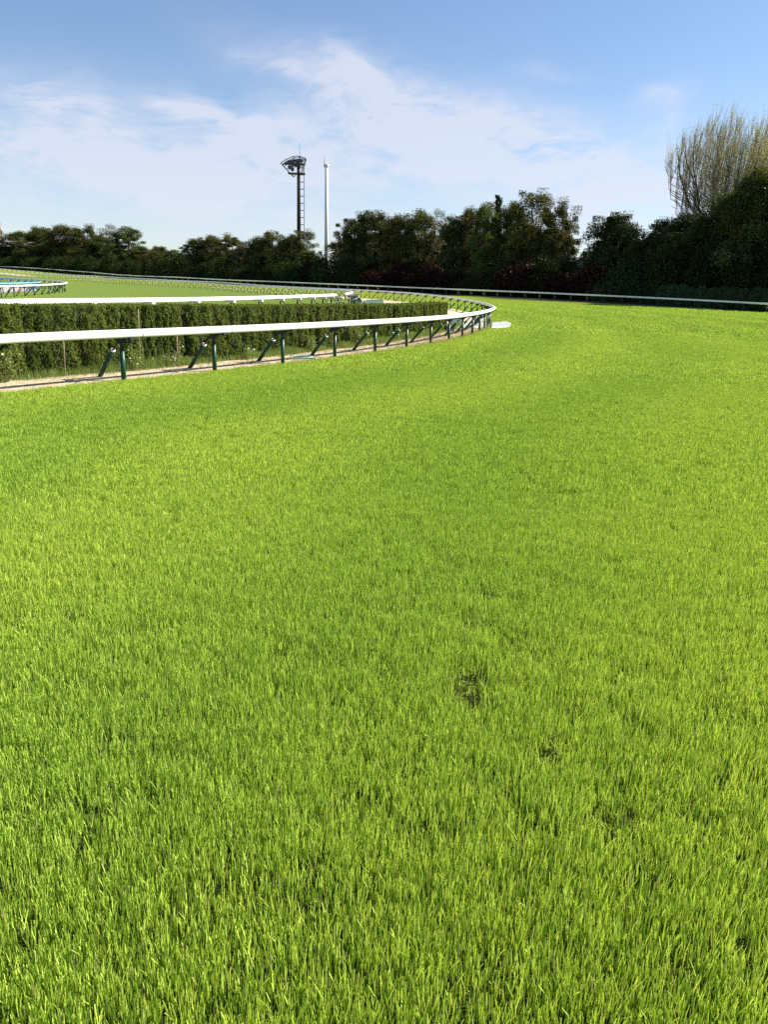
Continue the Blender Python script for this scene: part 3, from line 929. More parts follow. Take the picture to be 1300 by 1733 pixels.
TREES = [  # px, top y, extra distance, width px, variant, label
    (-45, 398, 22, 60, 'dark0', 'dark evergreen tree cut off by the left edge of the photo'),
    (-2, 392, 20, 30, 'brown', 'thin brownish tree at the far left edge beside the red and white mast'),
    (34, 394, 26, 50, 'olive0', 'dark rounded tree just right of the red and white mast'),
    (66, 386, 24, 46, 'dark1', 'dark tree with a flat brown top, second right of the red and white mast'),
    (108, 383, 24, 58, 'olive0', 'broad olive brown tree, widest of the group at far left'),
    (143, 385, 26, 50, 'olive1', 'olive tree on the right shoulder of the broad tree at far left'),
    (172, 402, 22, 44, 'dark0', 'lower dark tree left of the thin grey brown crown'),
    (189, 382, 30, 34, 'brown', 'thin grey brown crown poking up left of the bright green tree'),
    (213, 386, 22, 46, 'fresh', 'bright green tree at the right end of the far left group'),
    (238, 419, 18, 40, 'fresh', 'low yellow green tree right of the bright green tree'),
    (268, 418, 70, 34, 'dark1', 'small dark round tree far back in the dip of the tree line'),
    (262, 428, 20, 44, 'olive1', 'low olive tree filling the dip of the tree line'),
    (298, 424, 22, 42, 'fresh', 'low yellow green tree on the right of the dip in the tree line'),
    (330, 406, 24, 40, 'fresh', 'green tree stepping up from the dip in the tree line'),
    (354, 401, 26, 46, 'olive0', 'brownish rounded tree left of the pale leaved one'),
    (388, 400, 24, 46, 'olive1', 'tree with a loose rounded top midway between dip and floodlight tower'),
    (414, 410, 24, 36, 'brown', 'thin pale tree between two fuller ones left of the floodlight tower'),
    (440, 404, 22, 46, 'dark0', 'dark tree two crowns left of the floodlight tower'),
    (462, 392, 24, 48, 'loose', 'rounded tree with gaps of sky next left of the floodlight tower'),
    (490, 400, 20, 44, 'dark1', 'dark tree directly in front of the floodlight tower'),
    (514, 390, 22, 46, 'loose', 'loose olive tree with see-through branches between tower and white pole'),
    (520, 425, 16, 32, 'fresh', 'low yellow green tree at the foot of the white pole'),
    (582, 384, 24, 30, 'brown', 'thin pale brown tree just right of the white pole'),
    (601, 368, 22, 50, 'olive1', 'tall tree with a speckled left side, second right of the white pole'),
    (634, 362, 24, 58, 'dark0', 'tall dark tree third right of the white pole'),
    (672, 368, 22, 50, 'olive0', 'brown olive tree in the middle of the tall tree wall'),
    (709, 360, 24, 56, 'olive0', 'square topped olive tree left of the thin see-through one'),
    (746, 358, 26, 34, 'brown', 'thin see-through tree with bare top twigs in the tall tree wall'),
    (772, 370, 22, 48, 'dark1', 'dark tree right of the thin see-through one'),
    (800, 356, 24, 48, 'olive0', 'brownish tree left of the light green tree below the conifer'),
    (826, 346, 20, 42, 'fresh', 'light green tree in front of the dark pointed conifer'),
    (845, 329, 34, 26, 'conifer', 'dark pointed conifer rising above the light green tree'),
    (868, 350, 22, 50, 'dark0', 'dark tree between the conifer and the tall loose topped tree'),
    (906, 324, 22, 74, 'loose', 'tallest loose topped olive tree right of the conifer'),
    (944, 348, 22, 60, 'olive1', 'olive tree on the right shoulder of the tallest loose topped tree'),
    (958, 395, 20, 40, 'loose', 'low tree with yellow green leaves left of the house wall'),
    (1044, 366, 26, 86, 'dark1', 'dark rounded tree standing alone right of the gap with the house'),
    (1026, 405, 24, 40, 'dark0', 'low dark tree at the left foot of the rounded tree'),
    (1085, 408, 22, 50, 'dark0', 'low dark tree right of the lone rounded tree'),
    (1128, 376, 22, 66, 'dark1', 'dark spreading tree below the left edge of the bare tree'),
    (1168, 368, 18, 74, 'dark0', 'dark spreading tree directly under the bare tree'),
    (1205, 368, 16, 74, 'dark1', 'dark tree at the foot of the bare tree trunk'),
    (1258, 326, 18, 92, 'olive0', 'big dark tree covering the lower right of the bare tree'),
    (1308, 292, 16, 110, 'dark0', 'biggest dark tree at the right edge of the photo'),
    (1385, 300, 18, 120, 'dark1', 'dark tree just beyond the right edge of the photo'),
    (1480, 310, 18, 130, 'dark0', 'farthest right dark tree of the belt'),
]
for px, top, ex, w, key, lab in TREES:
    place_tree(px, top, OD(px) + ex * (1.0 if px > 300 else 1.5), w * 1.12, key, lab)

# second row behind: closes the gaps low down
SECOND = [(20, 420), (90, 412), (160, 415), (225, 432), (345, 430), (400, 428), (455, 420), (495, 425), (606, 405), (655, 395), (700, 400), (760, 400), (815, 395), (880, 385), (925, 392), (1060, 410), (1120, 405), (1180, 395), (1240, 385), (1300, 360), (1370, 350)]
for i, (px, top) in enumerate(SECOND):
    place_tree(px, top, OD(px) + 38, 74 if px < 400 else 96, ['dark0', 'dark1', 'olive0'][i % 3], 'dark tree half hidden behind the front row of the tree belt', 'dark trees behind the front row')


# ------------------------------------------------------------------ shrubs at the foot of the trees
def dome_shrub(name, seed, leafm, rx=1.0, h=1.7, n=3200, ls=.13, rough=.05):
    g = np.random.default_rng(seed)
    a = g.random(n) * 2 * math.pi; f = g.random(n) ** .8
    rad = np.where(f < .45, 1.0, np.sqrt(np.maximum(0, 1 - ((f - .45) / .55) ** 2)))
    k = rx * rad * (1 + g.normal(0, rough, n))
    P = np.column_stack([np.cos(a) * k, np.sin(a) * k, f * h * (1 + g.normal(0, rough * .5, n))])
    out = P - np.array([0, 0, h * .4]); out /= np.linalg.norm(out, axis=1)[:, None]
    V, F = leaf_quads(P, ls, g, .3, out, .8)
    fol = mesh_np('foliage', V, F, M[leafm], attr={'rnd': g.random(n)})
    b = MB()
    for k in range(7):
        an = k * .9; b.tube([(0, 0, -.1), (math.cos(an) * rx * .35, math.sin(an) * rx * .35, h * .5), (math.cos(an) * rx * .6, math.sin(an) * rx * .6, h * .8)], [.06, .04, .015], 5)
    return fol, b.mesh('stem', M['bark'], True)


SH = {'green': [dome_shrub('s', 21, 'leaf_shrub'), dome_shrub('s', 22, 'leaf_shrub', 1.05, 1.6)],
      'loose': [dome_shrub('s', 23, 'leaf_wild', 1.5, 3.2, 7000, .17, .28), dome_shrub('s', 25, 'leaf_wild', 1.2, 4.2, 7000, .17, .30)], 'red': [dome_shrub('s', 24, 'leaf_red', 1.5, 3.0, 3800, .22, .2)]}


def shrub(px, D, kind, i, w, h, name, label, group):
    p = unproj(px, 490, D); z = tz(p[0], p[1])
    f, s = SH[kind][i % len(SH[kind])]
    o = empty(name, (p[0], p[1], z), random.uniform(0, 6.28)); o.scale = (w, w, h)
    tag(o, label, 'shrub', group); link('foliage', f, o); link('stem', s, o)


for i, px in enumerate([1000, 1012, 1024, 1037, 1049, 1061, 1073, 1086, 1098, 1110, 1124, 1140, 1156, 1172, 1190, 1208, 1226, 1244, 1262, 1284, 1306, 1330, 1356]):
    tall = px < 1112
    shrub(px, OD(px) + (7.0 if tall else 4.5), 'green', i, random.uniform(.60, .72) if tall else random.uniform(.78, .98), (1.62 if tall else 1.5) * random.uniform(.92, 1.08), 'clipped_shrub',
          'tall clipped green shrub in the tight row right of the house gap' if tall else 'rounded clipped shrub in the loose row below the bare tree', 'tall clipped shrubs' if tall else 'rounded clipped shrubs')
i = 0
px = -40
while px < 1380:
    if 962 < px < 1004: px = 1004
    D = OD(px) + random.uniform(9, 12)
    red = (555 < px < 960 and random.random() < .55) or random.random() < .05
    shrub(px, D, 'red' if red else 'loose', int(px), random.uniform(1.2, 2.1), random.uniform(.6, 1.5), 'red_shrub' if red else 'wild_shrub',
          'dark red leaved shrub in the shade at the foot of the tree belt' if red else 'dark green wild shrub in the shade at the foot of the tree belt', 'red shrubs under the trees' if red else 'wild shrubs under the trees')
    px += 2.4 * 1302 / D * random.uniform(.9, 1.3)

# ------------------------------------------------------------------ bare tree with upright twigs
def bare_tree(px, D, toppx):
    p = unproj(px, 490, D); z = tz(p[0], p[1]); top = unproj(px, toppx, D)[2] - z
    root = empty('bare_tree', (p[0], p[1], z)); tag(root, 'tall bare tree with upright twigs and pale buds rising above the dark trees at right', 'tree')
    g = np.random.default_rng(5); tr = MB(); tw = MB(); buds = []
    H_ = top
    def seg(b, p0, p1, ra, rb, n=5, bend=.04):
        L = np.linalg.norm(p1 - p0); mid = (p0 + p1) / 2 + g.normal(0, bend * L, 3); b.tube([p0, mid, p1], [ra, (ra + rb) / 2, rb], n)
        return mid
    tr.tube([(0, 0, -.3), (0, 0, H_ * .16), (.15, 0, H_ * .30)], [.55, .45, .40], 10)
    node = np.array([.1, 0, H_ * .26])
    nm = 30
    for k in range(nm):
        a = k * 2.399 + g.normal(0, .2); spread = math.sqrt((k + .5) / nm) * g.uniform(.85, 1.12)
        st = np.array([0, 0, H_ * g.uniform(.18, .34)])
        R1 = H_ * .235 * spread
        p1 = np.array([math.cos(a) * R1, math.sin(a) * R1, st[2] + H_ * g.uniform(.10, .17)])
        seg(tr, st, p1, .22, .14, 7)
        R2 = R1 * 1.45
        p2 = np.array([math.cos(a) * R2, math.sin(a) * R2, p1[2] + H_ * g.uniform(.16, .22)])
        seg(tr, p1, p2, .14, .08, 6)
        rt = min(1.0, R2 / (H_ * .40))
        tip_h = H_ * (1.0 - .33 * rt ** 2) * g.uniform(.95, 1.0)
        p3 = np.array([math.cos(a) * R2 * 1.13, math.sin(a) * R2 * 1.13, tip_h])
        seg(tr, p2, p3, .08, .02, 5, .012)
        for (qa, qb, cnt) in ((st, p1, 3), (p1, p2, 11), (p2, p3, 8)):
            for _ in range(cnt):
                f = g.random(); o = qa + (qb - qa) * f
                aa = a + g.normal(0, .9); rr = H_ * g.uniform(.02, .16)
                q1 = o + np.array([math.cos(aa) * rr, math.sin(aa) * rr, H_ * g.uniform(.05, .10)])
                rad2 = math.hypot(q1[0], q1[1]); lim = H_ * (1.0 - .34 * min(1.2, rad2 / (H_ * .42)) ** 2)
                tp = min(lim * g.uniform(.90, 1.0), q1[2] + H_ * g.uniform(.18, .42))
                if tp < q1[2] + .5: continue
                q2 = q1 + np.array([math.cos(aa) * rr * .25, math.sin(aa) * rr * .25, tp - q1[2]])
                seg(tw, o, q1, .06, .04, 4); seg(tw, q1, q2, .04, .012, 4, .015)
                for _ in range(9):                            # fine shoots
                    ff = g.random(); o2 = q1 + (q2 - q1) * ff; L = H_ * g.uniform(.05, .12)
                    e = o2 + np.array([g.normal(0, .16), g.normal(0, .16), 1.0]) * L * np.array([1, 1, .9])
                    tw.tube([o2, e], [.016, .007], 3)
                    for _ in range(16 if o2[0] > -2 else 7): buds.append(o2 + (e - o2) * g.random() + g.normal(0, .12, 3))
    # drooping fine twigs low on the left
    for _ in range(260):
        a = g.random() * 2 * math.pi; rr = H_ * g.uniform(.12, .30); h = H_ * g.uniform(.34, .55)
        o2 = np.array([math.cos(a) * rr, math.sin(a) * rr, h]); L = H_ * g.uniform(.04, .09)
        e = o2 + np.array([math.cos(a) * .8 + g.normal(0, .3), math.sin(a) * .8 + g.normal(0, .3), g.uniform(-.1, .9)]) * L
        tw.tube([o2 * np.array([.72, .72, 1]) - np.array([0, 0, H_ * .06]), o2, e], [.035, .02, .007], 3)
        for _ in range(3): buds.append(o2 + (e - o2) * g.random() + g.normal(0, .1, 3))
    B = np.array(buds)
    V, F = leaf_quads(B, .15, g, .2)
    link('trunk', tr.mesh('bare_trunk', M['bark'], True), root); link('twigs', tw.mesh('twigs', M['bark_pale']), root)
    link('crown', mesh_np('buds', V, F, M['leaf_bud'], attr={'rnd': g.random(len(B))}), root)
    root.rotation_euler = (0, R(5), 0)
    return root


bare_tree(1208, OD(1215) + 30, 176)

# ------------------------------------------------------------------ floodlight tower, white pole, mast, house
def tower():
    D = 235.0
    p = unproj(506, 440, D); z = tz(p[0], p[1]); ppm = 1302 / (D * .96 + 3)          # pixels per metre out there
    def X(px): return (px - 506) / ppm
    def Zp(py): return unproj(506, py, D)[2] - z
    root = empty('floodlight_tower', (p[0], p[1], z)); tag(root, 'tall dark floodlight tower with a fan shaped lamp frame and a caged ladder', 'tower')
    b = MB(); b.tube([(0, 0, -.3), (0, 0, Zp(296)), (0, 0, Zp(274))], [.66, .46, .46], 16); link('pole', b.mesh('pole', M['tower_brown'], True), root)
    # fan frame: two parallel arcs, front and back, tied together
    f = MB(); ap = (X(497), Zp(299)); L = (X(478.4), Zp(278)); Rr = (X(517.8), Zp(268.8)); br = (X(511), Zp(292))
    arc = [L, (X(486.7), Zp(271.8)), (X(498.5), Zp(266.3)), (X(508), Zp(265.5)), Rr]
    inn = [(X(481.5), Zp(281)), (X(489), Zp(275.8)), (X(499), Zp(272)), (X(508), Zp(270.5)), (X(515), Zp(271.8))]
    inn2 = [(X(487), Zp(287.5)), (X(495), Zp(283)), (X(504), Zp(280)), (X(513), Zp(281))]
    for dy in (-1.3, 1.3):
        w = .10
        P3_ = lambda q: np.array([q[0], dy, q[1]])
        f.tube([P3_(q) for q in arc], w, 6); f.tube([P3_(q) for q in inn], w, 6); f.tube([P3_(q) for q in inn2], w * .8, 6)
        f.tube([P3_(L), P3_(ap)], w * 1.2, 6); f.tube([P3_(ap), P3_((X(501), Zp(295)))], w, 6); f.tube([P3_(Rr), P3_(br)], w * 1.1, 6)
        for q1, q2 in zip(arc, inn): f.tube([P3_(q1), P3_(q2)], w * .8, 5)
    for q in arc + [ap, br] + inn2: f.tube([(q[0], -1.3, q[1]), (q[0], 1.3, q[1])], .09, 5)
    link('lamp_frame', f.mesh('lamp_frame', M['tower_frame']), root)
    pf = MB(); pf.box((X(503), 0, Zp(294)), (2.4, 1.3, .12)); pf.box((X(500), 0, Zp(278)), (2.9, 1.2, .12)); link('platform', pf.mesh('platform', M['tower_brown']), root)
    lamp = MB(); lamp.tube([(0, .4, 0), (0, -.4, 0)], [.3, .55], 12, 0); lamp.tube([(0, -.4, 0), (0, -.45, 0)], [.52, .48], 12, 1)
    lm = lamp.mesh('lamp', [M['tower_frame'], M['lamp_glass']], True)
    for k, (px, py) in enumerate([(489, 277), (493.5, 276), (498, 275), (502.5, 274.4), (507, 274), (511, 274), (492, 285), (496.5, 288.5), (497, 281), (502, 281.5), (507, 281)]):
        link('lamp', lm, root, (X(px), -.9, Zp(py)), (R(-18), 0, R(15)))
    ld = MB(); x0, x1 = X(508.3), X(514.8)
    zt, zb = Zp(283), Zp(440)
    for x in (x0, x1): ld.tube([(x, 0, zb), (x, 0, zt)], .028, 4)
    for dy in (-.5, .5): ld.tube([(x1, dy, zb), (x1, dy, zt)], .03, 4)
    py = 284
    k = 0
    while py < 440:
        zz = Zp(py)
        if k % 4 == 0:
            ld.tube([(x0, -.5, zz), (x1, -.5, zz), (x1, .5, zz), (x0, .5, zz)], .055, 4); ld.tube([(.3, 0, zz), (x0 + .1, 0, zz)], .06, 4)
        ld.tube([(x0 - .2, -.22, zz), (x0 - .2, .22, zz)], .03, 4)
        py += 3; k += 1
    for dy in (-.22, .22): ld.tube([(x0 - .2, dy, zb), (x0 - .2, dy, zt)], .04, 4)
    link('ladder', ld.mesh('ladder', M['tower_frame']), root)
    r = MB(); r.tube([(X(508), 0, Zp(268)), (X(508), 0, Zp(242))], [.07, .03], 5); link('lightning_rod', r.mesh('rod', M['tower_frame']), root)


def pole():
    D = 205.0
    p = unproj(552.3, 440, D); z = tz(p[0], p[1])
    Zp = lambda py: unproj(552, py, D)[2] - z
    root = empty('white_pole', (p[0], p[1], z)); tag(root, 'tall smooth white pole with a capped top beside the floodlight tower', 'pole')
    b = MB(); b.tube([(0, 0, -.3), (0, 0, Zp(283))], [.50, .43], 24); link('shaft', b.mesh('shaft', M['pole_white'], True), root)
    c = MB(); zz = Zp(283); c.tube([(0, 0, zz - .05), (0, 0, zz + .1), (0, 0, zz + .55), (0, 0, zz + .75)], [.45, .56, .56, .35], 24); link('cap', c.mesh('cap', M['pole_white'], True), root)
    r = MB(); r.tube([(-.62, 0, zz), (-.62, 0, zz + .9)], .09, 6); r.tube([(-.62, 0, zz + .9), (-.62, 0, Zp(264))], [.06, .03], 5); r.tube([(-.62, 0, zz + .1), (0, 0, zz + .1)], .07, 5)
    link('lightning_rod', r.mesh('rod', M['tower_frame']), root)


def mast():
    D = 420.0
    p = unproj(5.5, 430, D); z = tz(max(p[0], -400), min(p[1], 400)); Zp = lambda py: unproj(5, py, D)[2] - z
    root = empty('lattice_mast', (p[0], p[1], z)); tag(root, 'thin red and white lattice mast at the far left edge of the photo', 'mast')
    b = MB(); H_ = Zp(384)
    zs = np.linspace(0, H_, 15)
    for i in range(14):
        mi = i % 2
        w0 = .9 * (1 - i / 15) + .1; w1 = .9 * (1 - (i + 1) / 15) + .1
        for sx in (-1, 1):
            for sy in (-1, 1): b.tube([(sx * w0, sy * w0, zs[i]), (sx * w1, sy * w1, zs[i + 1])], .14, 4, mi)
        b.tube([(-w0, -w0, zs[i]), (w1, -w1, zs[i + 1])], .1, 4, mi); b.tube([(w0, w0, zs[i]), (-w1, w1, zs[i + 1])], .1, 4, mi)
    link('lattice', b.mesh('lattice', [M['mast_red'], M['pole_white']]), root)
    a = MB(); a.tube([(0, 0, H_ - .2), (0, 0, H_ + 2.5)], .08, 5); link('antenna', a.mesh('antenna', M['mast_red']), root)


def house():
    D = OD(985) + 34
    p = unproj(985, 490, D); z = tz(p[0], p[1]); Zp = lambda py: unproj(985, py, D)[2] - z
    root = empty('house', (p[0], p[1], z), R(12)); tag(root, 'pale grey house wall glimpsed through the gap in the trees', 'house')
    b = MB(); h = Zp(452); b.box((0, 3, h / 2), (4.2, 3, h / 2)); 
    b.add([(-4.2, 0, h), (4.2, 0, h), (0, 0, h + 1.6), (-4.2, 6, h), (4.2, 6, h), (0, 6, h + 1.6)], [(0, 1, 2), (3, 5, 4)])
    link('wall', b.mesh('wall', M['house_wall']), root)
    r = MB(); r.add([(-4.7, -.4, h - .15), (0, -.4, h + 1.75), (0, 6.4, h + 1.75), (-4.7, 6.4, h - .15), (4.7, -.4, h - .15), (4.7, 6.4, h - .15)], [(0, 1, 2, 3), (1, 4, 5, 2)])
    r.add([(-4.7, -.4, h - .3), (0, -.4, h + 1.6), (0, 6.4, h + 1.6), (-4.7, 6.4, h - .3), (4.7, -.4, h - .3), (4.7, 6.4, h - .3)], [(3, 2, 1, 0), (2, 5, 4, 1)])
    link('roof', r.mesh('roof', M['house_roof']), root)
    for x in (-2.2, 1.6):
        w = MB(); w.box((x, -.02, h * .62), (.6, .05, .5)); link('window', w.mesh('window', M['window_glass']), root)


tower(); pole(); mast(); house()

# ------------------------------------------------------------------ clipped hedge behind the near rail
def hedge():
    s_a = P1.nearest(unproj(-420, 790, 8.4)[:2]) + 1.0
    root = empty('clipped_hedge', (*P1.off(s_a, 1.5), tz(*P1.off(s_a, 1.5)))); tag(root, 'long clipped conifer hedge between the near white rail and the second rail', 'hedge')
    L = np.array(root.location); g = np.random.default_rng(31)
    off = lambda t: 1.38 + .35 * np.clip((t - s_a) / (S_END - s_a), 0, 1)
    hgt = lambda t: 1.47 - .17 * np.clip((t - s_a) / (S_END - s_a), 0, 1)
    TH = .85
    ts = [s_a]
    while ts[-1] < S_END - .3: ts.append(ts[-1] + g.uniform(.36, .74))
    cwid = np.append(np.diff(ts), .5); P = []; O = []; T = []; SZ = []
    for t, colw in zip(ts, cwid):
        t = t + colw / 2; hh = float(hgt(t)) + g.normal(0, .012); o_ = float(off(t)); D = np.linalg.norm(P1.at(t))
        n = int(np.interp(D, [9, 16, 28, 45], [6500, 5600, 2900, 1500])); ls = float(np.interp(D, [9, 16, 28, 45], [.030, .033, .048, .068]))
        cs = g.normal(0, .05); depth = g.normal(0, .03); gap = g.random() < .06
        tone0 = g.random()
        # front face
        k = int(n * .72)
        f = g.uniform(-.5, .5, k); zz = g.random(k) ** .9
        wcol = .56 - .05 * zz ** 3 - .04 * (1 - zz) - (.08 if gap else 0)
        f2 = f * 2 * wcol
        bul = (1 - (2 * f) ** 2) * .10 + depth
        qn = np.column_stack([t + f * .62, zz * hh]); sub = .11 * (vnoise(qn * np.array([1, .55]), 1 / .11, 61) - .5) + .06 * (vnoise(qn, 1 / .045, 62) - .5)
        dep = o_ - bul - sub + np.abs(g.normal(0, .035, k)) - .02
        dep = np.where(zz < .12, dep + .12 * (1 - zz / .12), dep)
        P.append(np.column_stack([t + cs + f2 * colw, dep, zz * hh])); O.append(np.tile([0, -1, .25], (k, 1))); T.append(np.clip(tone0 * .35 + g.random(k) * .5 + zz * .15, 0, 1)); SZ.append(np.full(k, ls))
        # top
        k = int(n * .22); f = g.uniform(-.5, .5, k); w_ = g.random(k)
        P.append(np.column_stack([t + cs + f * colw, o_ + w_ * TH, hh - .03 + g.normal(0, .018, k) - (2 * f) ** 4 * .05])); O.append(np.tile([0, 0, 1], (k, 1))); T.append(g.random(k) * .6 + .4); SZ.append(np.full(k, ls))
        k = int(n * .12); f = g.uniform(-.5, .5, k)
        P.append(np.column_stack([t + f * colw, o_ + TH + g.normal(0, .04, k), g.random(k) * hh])); O.append(np.tile([0, 1, 0], (k, 1))); T.append(g.random(k)); SZ.append(np.full(k, ls * 1.4))
    k = 2200; zz = g.random(k); P.append(np.column_stack([S_END + g.normal(0, .04, k) + .1, float(off(S_END)) + g.random(k) * TH, zz * float(hgt(S_END))])); O.append(np.tile([1, 0, 0], (k, 1))); T.append(g.random(k)); SZ.append(np.full(k, .09))
    P = np.vstack(P); O = np.vstack(O); T = np.concatenate(T); SZ = np.concatenate(SZ) * g.uniform(.6, 1.3, len(P))
    # straight coordinates -> world
    a = np.array([P1.at(t) for t in np.arange(0, S_END + 2, .1)]); tg = np.array([P1.tan(t) for t in np.arange(0, S_END + 2, .1)]); zt = np.array([tz_fast(P1, t) for t in np.arange(0, S_END + 2, .1)])
    ax = np.arange(0, S_END + 2, .1)[:len(a)]
    def W3(P):
        x = np.interp(P[:, 0], ax, a[:, 0]); y = np.interp(P[:, 0], ax, a[:, 1]); tx = np.interp(P[:, 0], ax, tg[:, 0]); ty = np.interp(P[:, 0], ax, tg[:, 1])
        return np.column_stack([x - ty * P[:, 1], y + tx * P[:, 1], np.interp(P[:, 0], ax, zt) + P[:, 2]])
    Wp = W3(P) - L
    tx = np.interp(P[:, 0], ax, tg[:, 0]); ty = np.interp(P[:, 0], ax, tg[:, 1])
    Ow = np.column_stack([tx * O[:, 0] - ty * O[:, 1], ty * O[:, 0] + tx * O[:, 1], O[:, 2]])
    # sprays stand upright: long axis mostly vertical
    n = len(Wp); nrm = g.normal(0, .55, (n, 3)) + Ow; nrm /= np.linalg.norm(nrm, axis=1)[:, None]
    up = np.tile([0, 0, 1.0], (n, 1)) + g.normal(0, .45, (n, 3)) + Ow * .3
    u = up - nrm * (up * nrm).sum(1)[:, None]; u /= np.linalg.norm(u, axis=1)[:, None]; v = np.cross(nrm, u); s = SZ[:, None]
    V = np.stack([Wp - u * s * .7, Wp - v * s * .32, Wp + u * s * .8, Wp + v * s * .32], 1).reshape(-1, 3)
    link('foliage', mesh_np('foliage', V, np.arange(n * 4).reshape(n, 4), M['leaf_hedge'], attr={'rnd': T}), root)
    vs = []; tt = np.arange(s_a, S_END - .05, .3)  # solid dark core added inside the foliage to stop light passing through
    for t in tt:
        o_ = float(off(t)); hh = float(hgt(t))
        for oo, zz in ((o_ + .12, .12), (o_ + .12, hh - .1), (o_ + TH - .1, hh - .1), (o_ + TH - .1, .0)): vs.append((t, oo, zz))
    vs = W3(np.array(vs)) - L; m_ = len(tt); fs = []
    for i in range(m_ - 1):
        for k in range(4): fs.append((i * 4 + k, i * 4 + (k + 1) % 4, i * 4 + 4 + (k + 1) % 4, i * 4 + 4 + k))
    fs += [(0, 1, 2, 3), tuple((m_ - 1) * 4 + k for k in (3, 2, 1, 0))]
    link('light_block_core', mesh_np('light_block_core', vs, fs, M['hedge_core']), root)
    b = MB()
    for t in np.arange(s_a + .3, S_END - .2, .62):
        if g.random() < .8:
            q = np.array([(t + g.normal(0, .05), float(off(t)) + .07, -.05), (t + g.normal(0, .07), float(off(t)) + .10, .55)]); w = W3(q) - L
            b.tube([w[0], w[1]], [.022, .014], 6)
    link('stems', b.mesh('stems', M['bark']), root)
    return off, hgt


h_off, h_hgt = hedge()


def rail_frame(px):
    """arc length on the near rail seen at pixel column px of the base line"""
    best = min(np.arange(3, S_END + 8, .1), key=lambda t: abs(project(*P1.at(t), tz_fast(P1, t))[0] - px))
    return float(best)


def project(x, y, z):
    v = np.array([x, y, z - CAM_H]); c = v @ fw
    return IMG_W / 2 + v @ ci / c * FPX, IMG_H / 2 - v @ cj / c * FPX


def hit_offset(px, o):
    """arc length where a line parallel to the near rail at offset o crosses column px"""
    best = min(np.arange(3, S_END + 10, .1), key=lambda t: abs(project(*P1.off(t, o), tz_fast(P1, t))[0] - px))
    return float(best)


# weeds: uneven grass along the foot of the hedge and on the sand
def weed_strip():
    g = np.random.default_rng(41); C = []; Hh = []
    n = 32000
    t = g.uniform(3, S_END + 6, n); o = 1.16 + g.normal(0, .12, n) + .25 * (t / S_END)
    dn = vnoise(np.column_stack([t, o * 0]), 1 / .9, 9)
    keep = g.random(n) < np.clip((dn - .22) * 2.2, .05, 1)
    t, o, dn = t[keep], o[keep], dn[keep]
    h = .06 + .20 * dn * g.random(len(t)) + .04
    t2 = g.uniform(3, S_END + 20, 2600); o2 = np.abs(g.normal(0, .16, 2600)); h2 = g.uniform(.04, .11, 2600)
    cl = vnoise(np.column_stack([t2, o2 * 0]), 1 / .5, 12) > .5; t2, o2, h2 = t2[cl], o2[cl], h2[cl]
    t3 = g.uniform(3, S_END + 5, 900); o3 = g.uniform(0.1, 1.0, 900); cl = vnoise(np.column_stack([t3, o3]), 1 / .35, 14) > .72; t3, o3 = t3[cl], o3[cl]
    t = np.concatenate([t, t2, t3]); o = np.concatenate([o, o2, o3]); h = np.concatenate([h, h2, np.full(len(t3), .07)])
    ax = np.arange(0, min(P1.len, S_END + 25), .1); a = np.array([P1.at(q) for q in ax]); tg = np.array([P1.tan(q) for q in ax])
    x = np.interp(t, ax, a[:, 0]) - np.interp(t, ax, tg[:, 1]) * o; y = np.interp(t, ax, a[:, 1]) + np.interp(t, ax, tg[:, 0]) * o
    z = terr(np.column_stack([x, y])); n = len(t)
    D = np.hypot(x, y); w = .006 * np.clip(D / 12, 1, 3.0)
    la = g.random(n) * 6.28; lm = np.abs(g.normal(0, .4, n)); fa = g.random(n) * 6.28
    bx = np.stack([x, y, z], 1); ww = np.stack([np.cos(fa) * w, np.sin(fa) * w, 0 * w], 1)
    tip = bx + np.stack([np.cos(la) * lm * h, np.sin(la) * lm * h, h], 1)
    V = np.stack([bx - ww * .5, bx + ww * .5, tip + ww * .15, tip - ww * .15], 1).reshape(-1, 3)
    o_ = link('weeds', mesh_np('weeds', V, np.arange(n * 4).reshape(n, 4), M['leaf_weed'], attr={'rnd': g.random(n)})); tag(o_, 'uneven weeds and long grass along the foot of the hedge', None, None, 'stuff')


weed_strip()


def straw():
    g = np.random.default_rng(43); n = 16000
    t = g.uniform(3, S_END + 14, n) ** 1.0; o = g.uniform(-.12, 1.3, n); o = np.where(g.random(n) < .3, g.normal(0, .07, n), o)
    ax = np.arange(0, S_END + 25, .1); a = np.array([P1.at(q) for q in ax]); tg = np.array([P1.tan(q) for q in ax])
    x = np.interp(t, ax, a[:, 0]) - np.interp(t, ax, tg[:, 1]) * o; y = np.interp(t, ax, a[:, 1]) + np.interp(t, ax, tg[:, 0]) * o
    z = terr(np.column_stack([x, y])) + .025; D = np.hypot(x, y); w = .006 * np.clip(D / 14, 1, 2.5)
    la = g.random(n) * 6.28; L = g.uniform(.03, .09, n) * np.clip(D / 14, 1, 2); up = np.abs(g.normal(.25, .35, n))
    bx = np.stack([x, y, z], 1); d = np.stack([np.cos(la), np.sin(la), up], 1) * L[:, None]; s_ = np.stack([-np.sin(la), np.cos(la), 0 * la], 1) * w[:, None] * .5
    V = np.stack([bx - s_, bx + s_, bx + d + s_ * .4, bx + d - s_ * .4], 1).reshape(-1, 3)
    o_ = link('dry_grass', mesh_np('dry_grass', V, np.arange(n * 4).reshape(n, 4), M['leaf_straw'], attr={'rnd': g.random(n)})); tag(o_, 'short straw coloured dead grass strewn over the sand under the near rail', None, None, 'stuff')


straw()


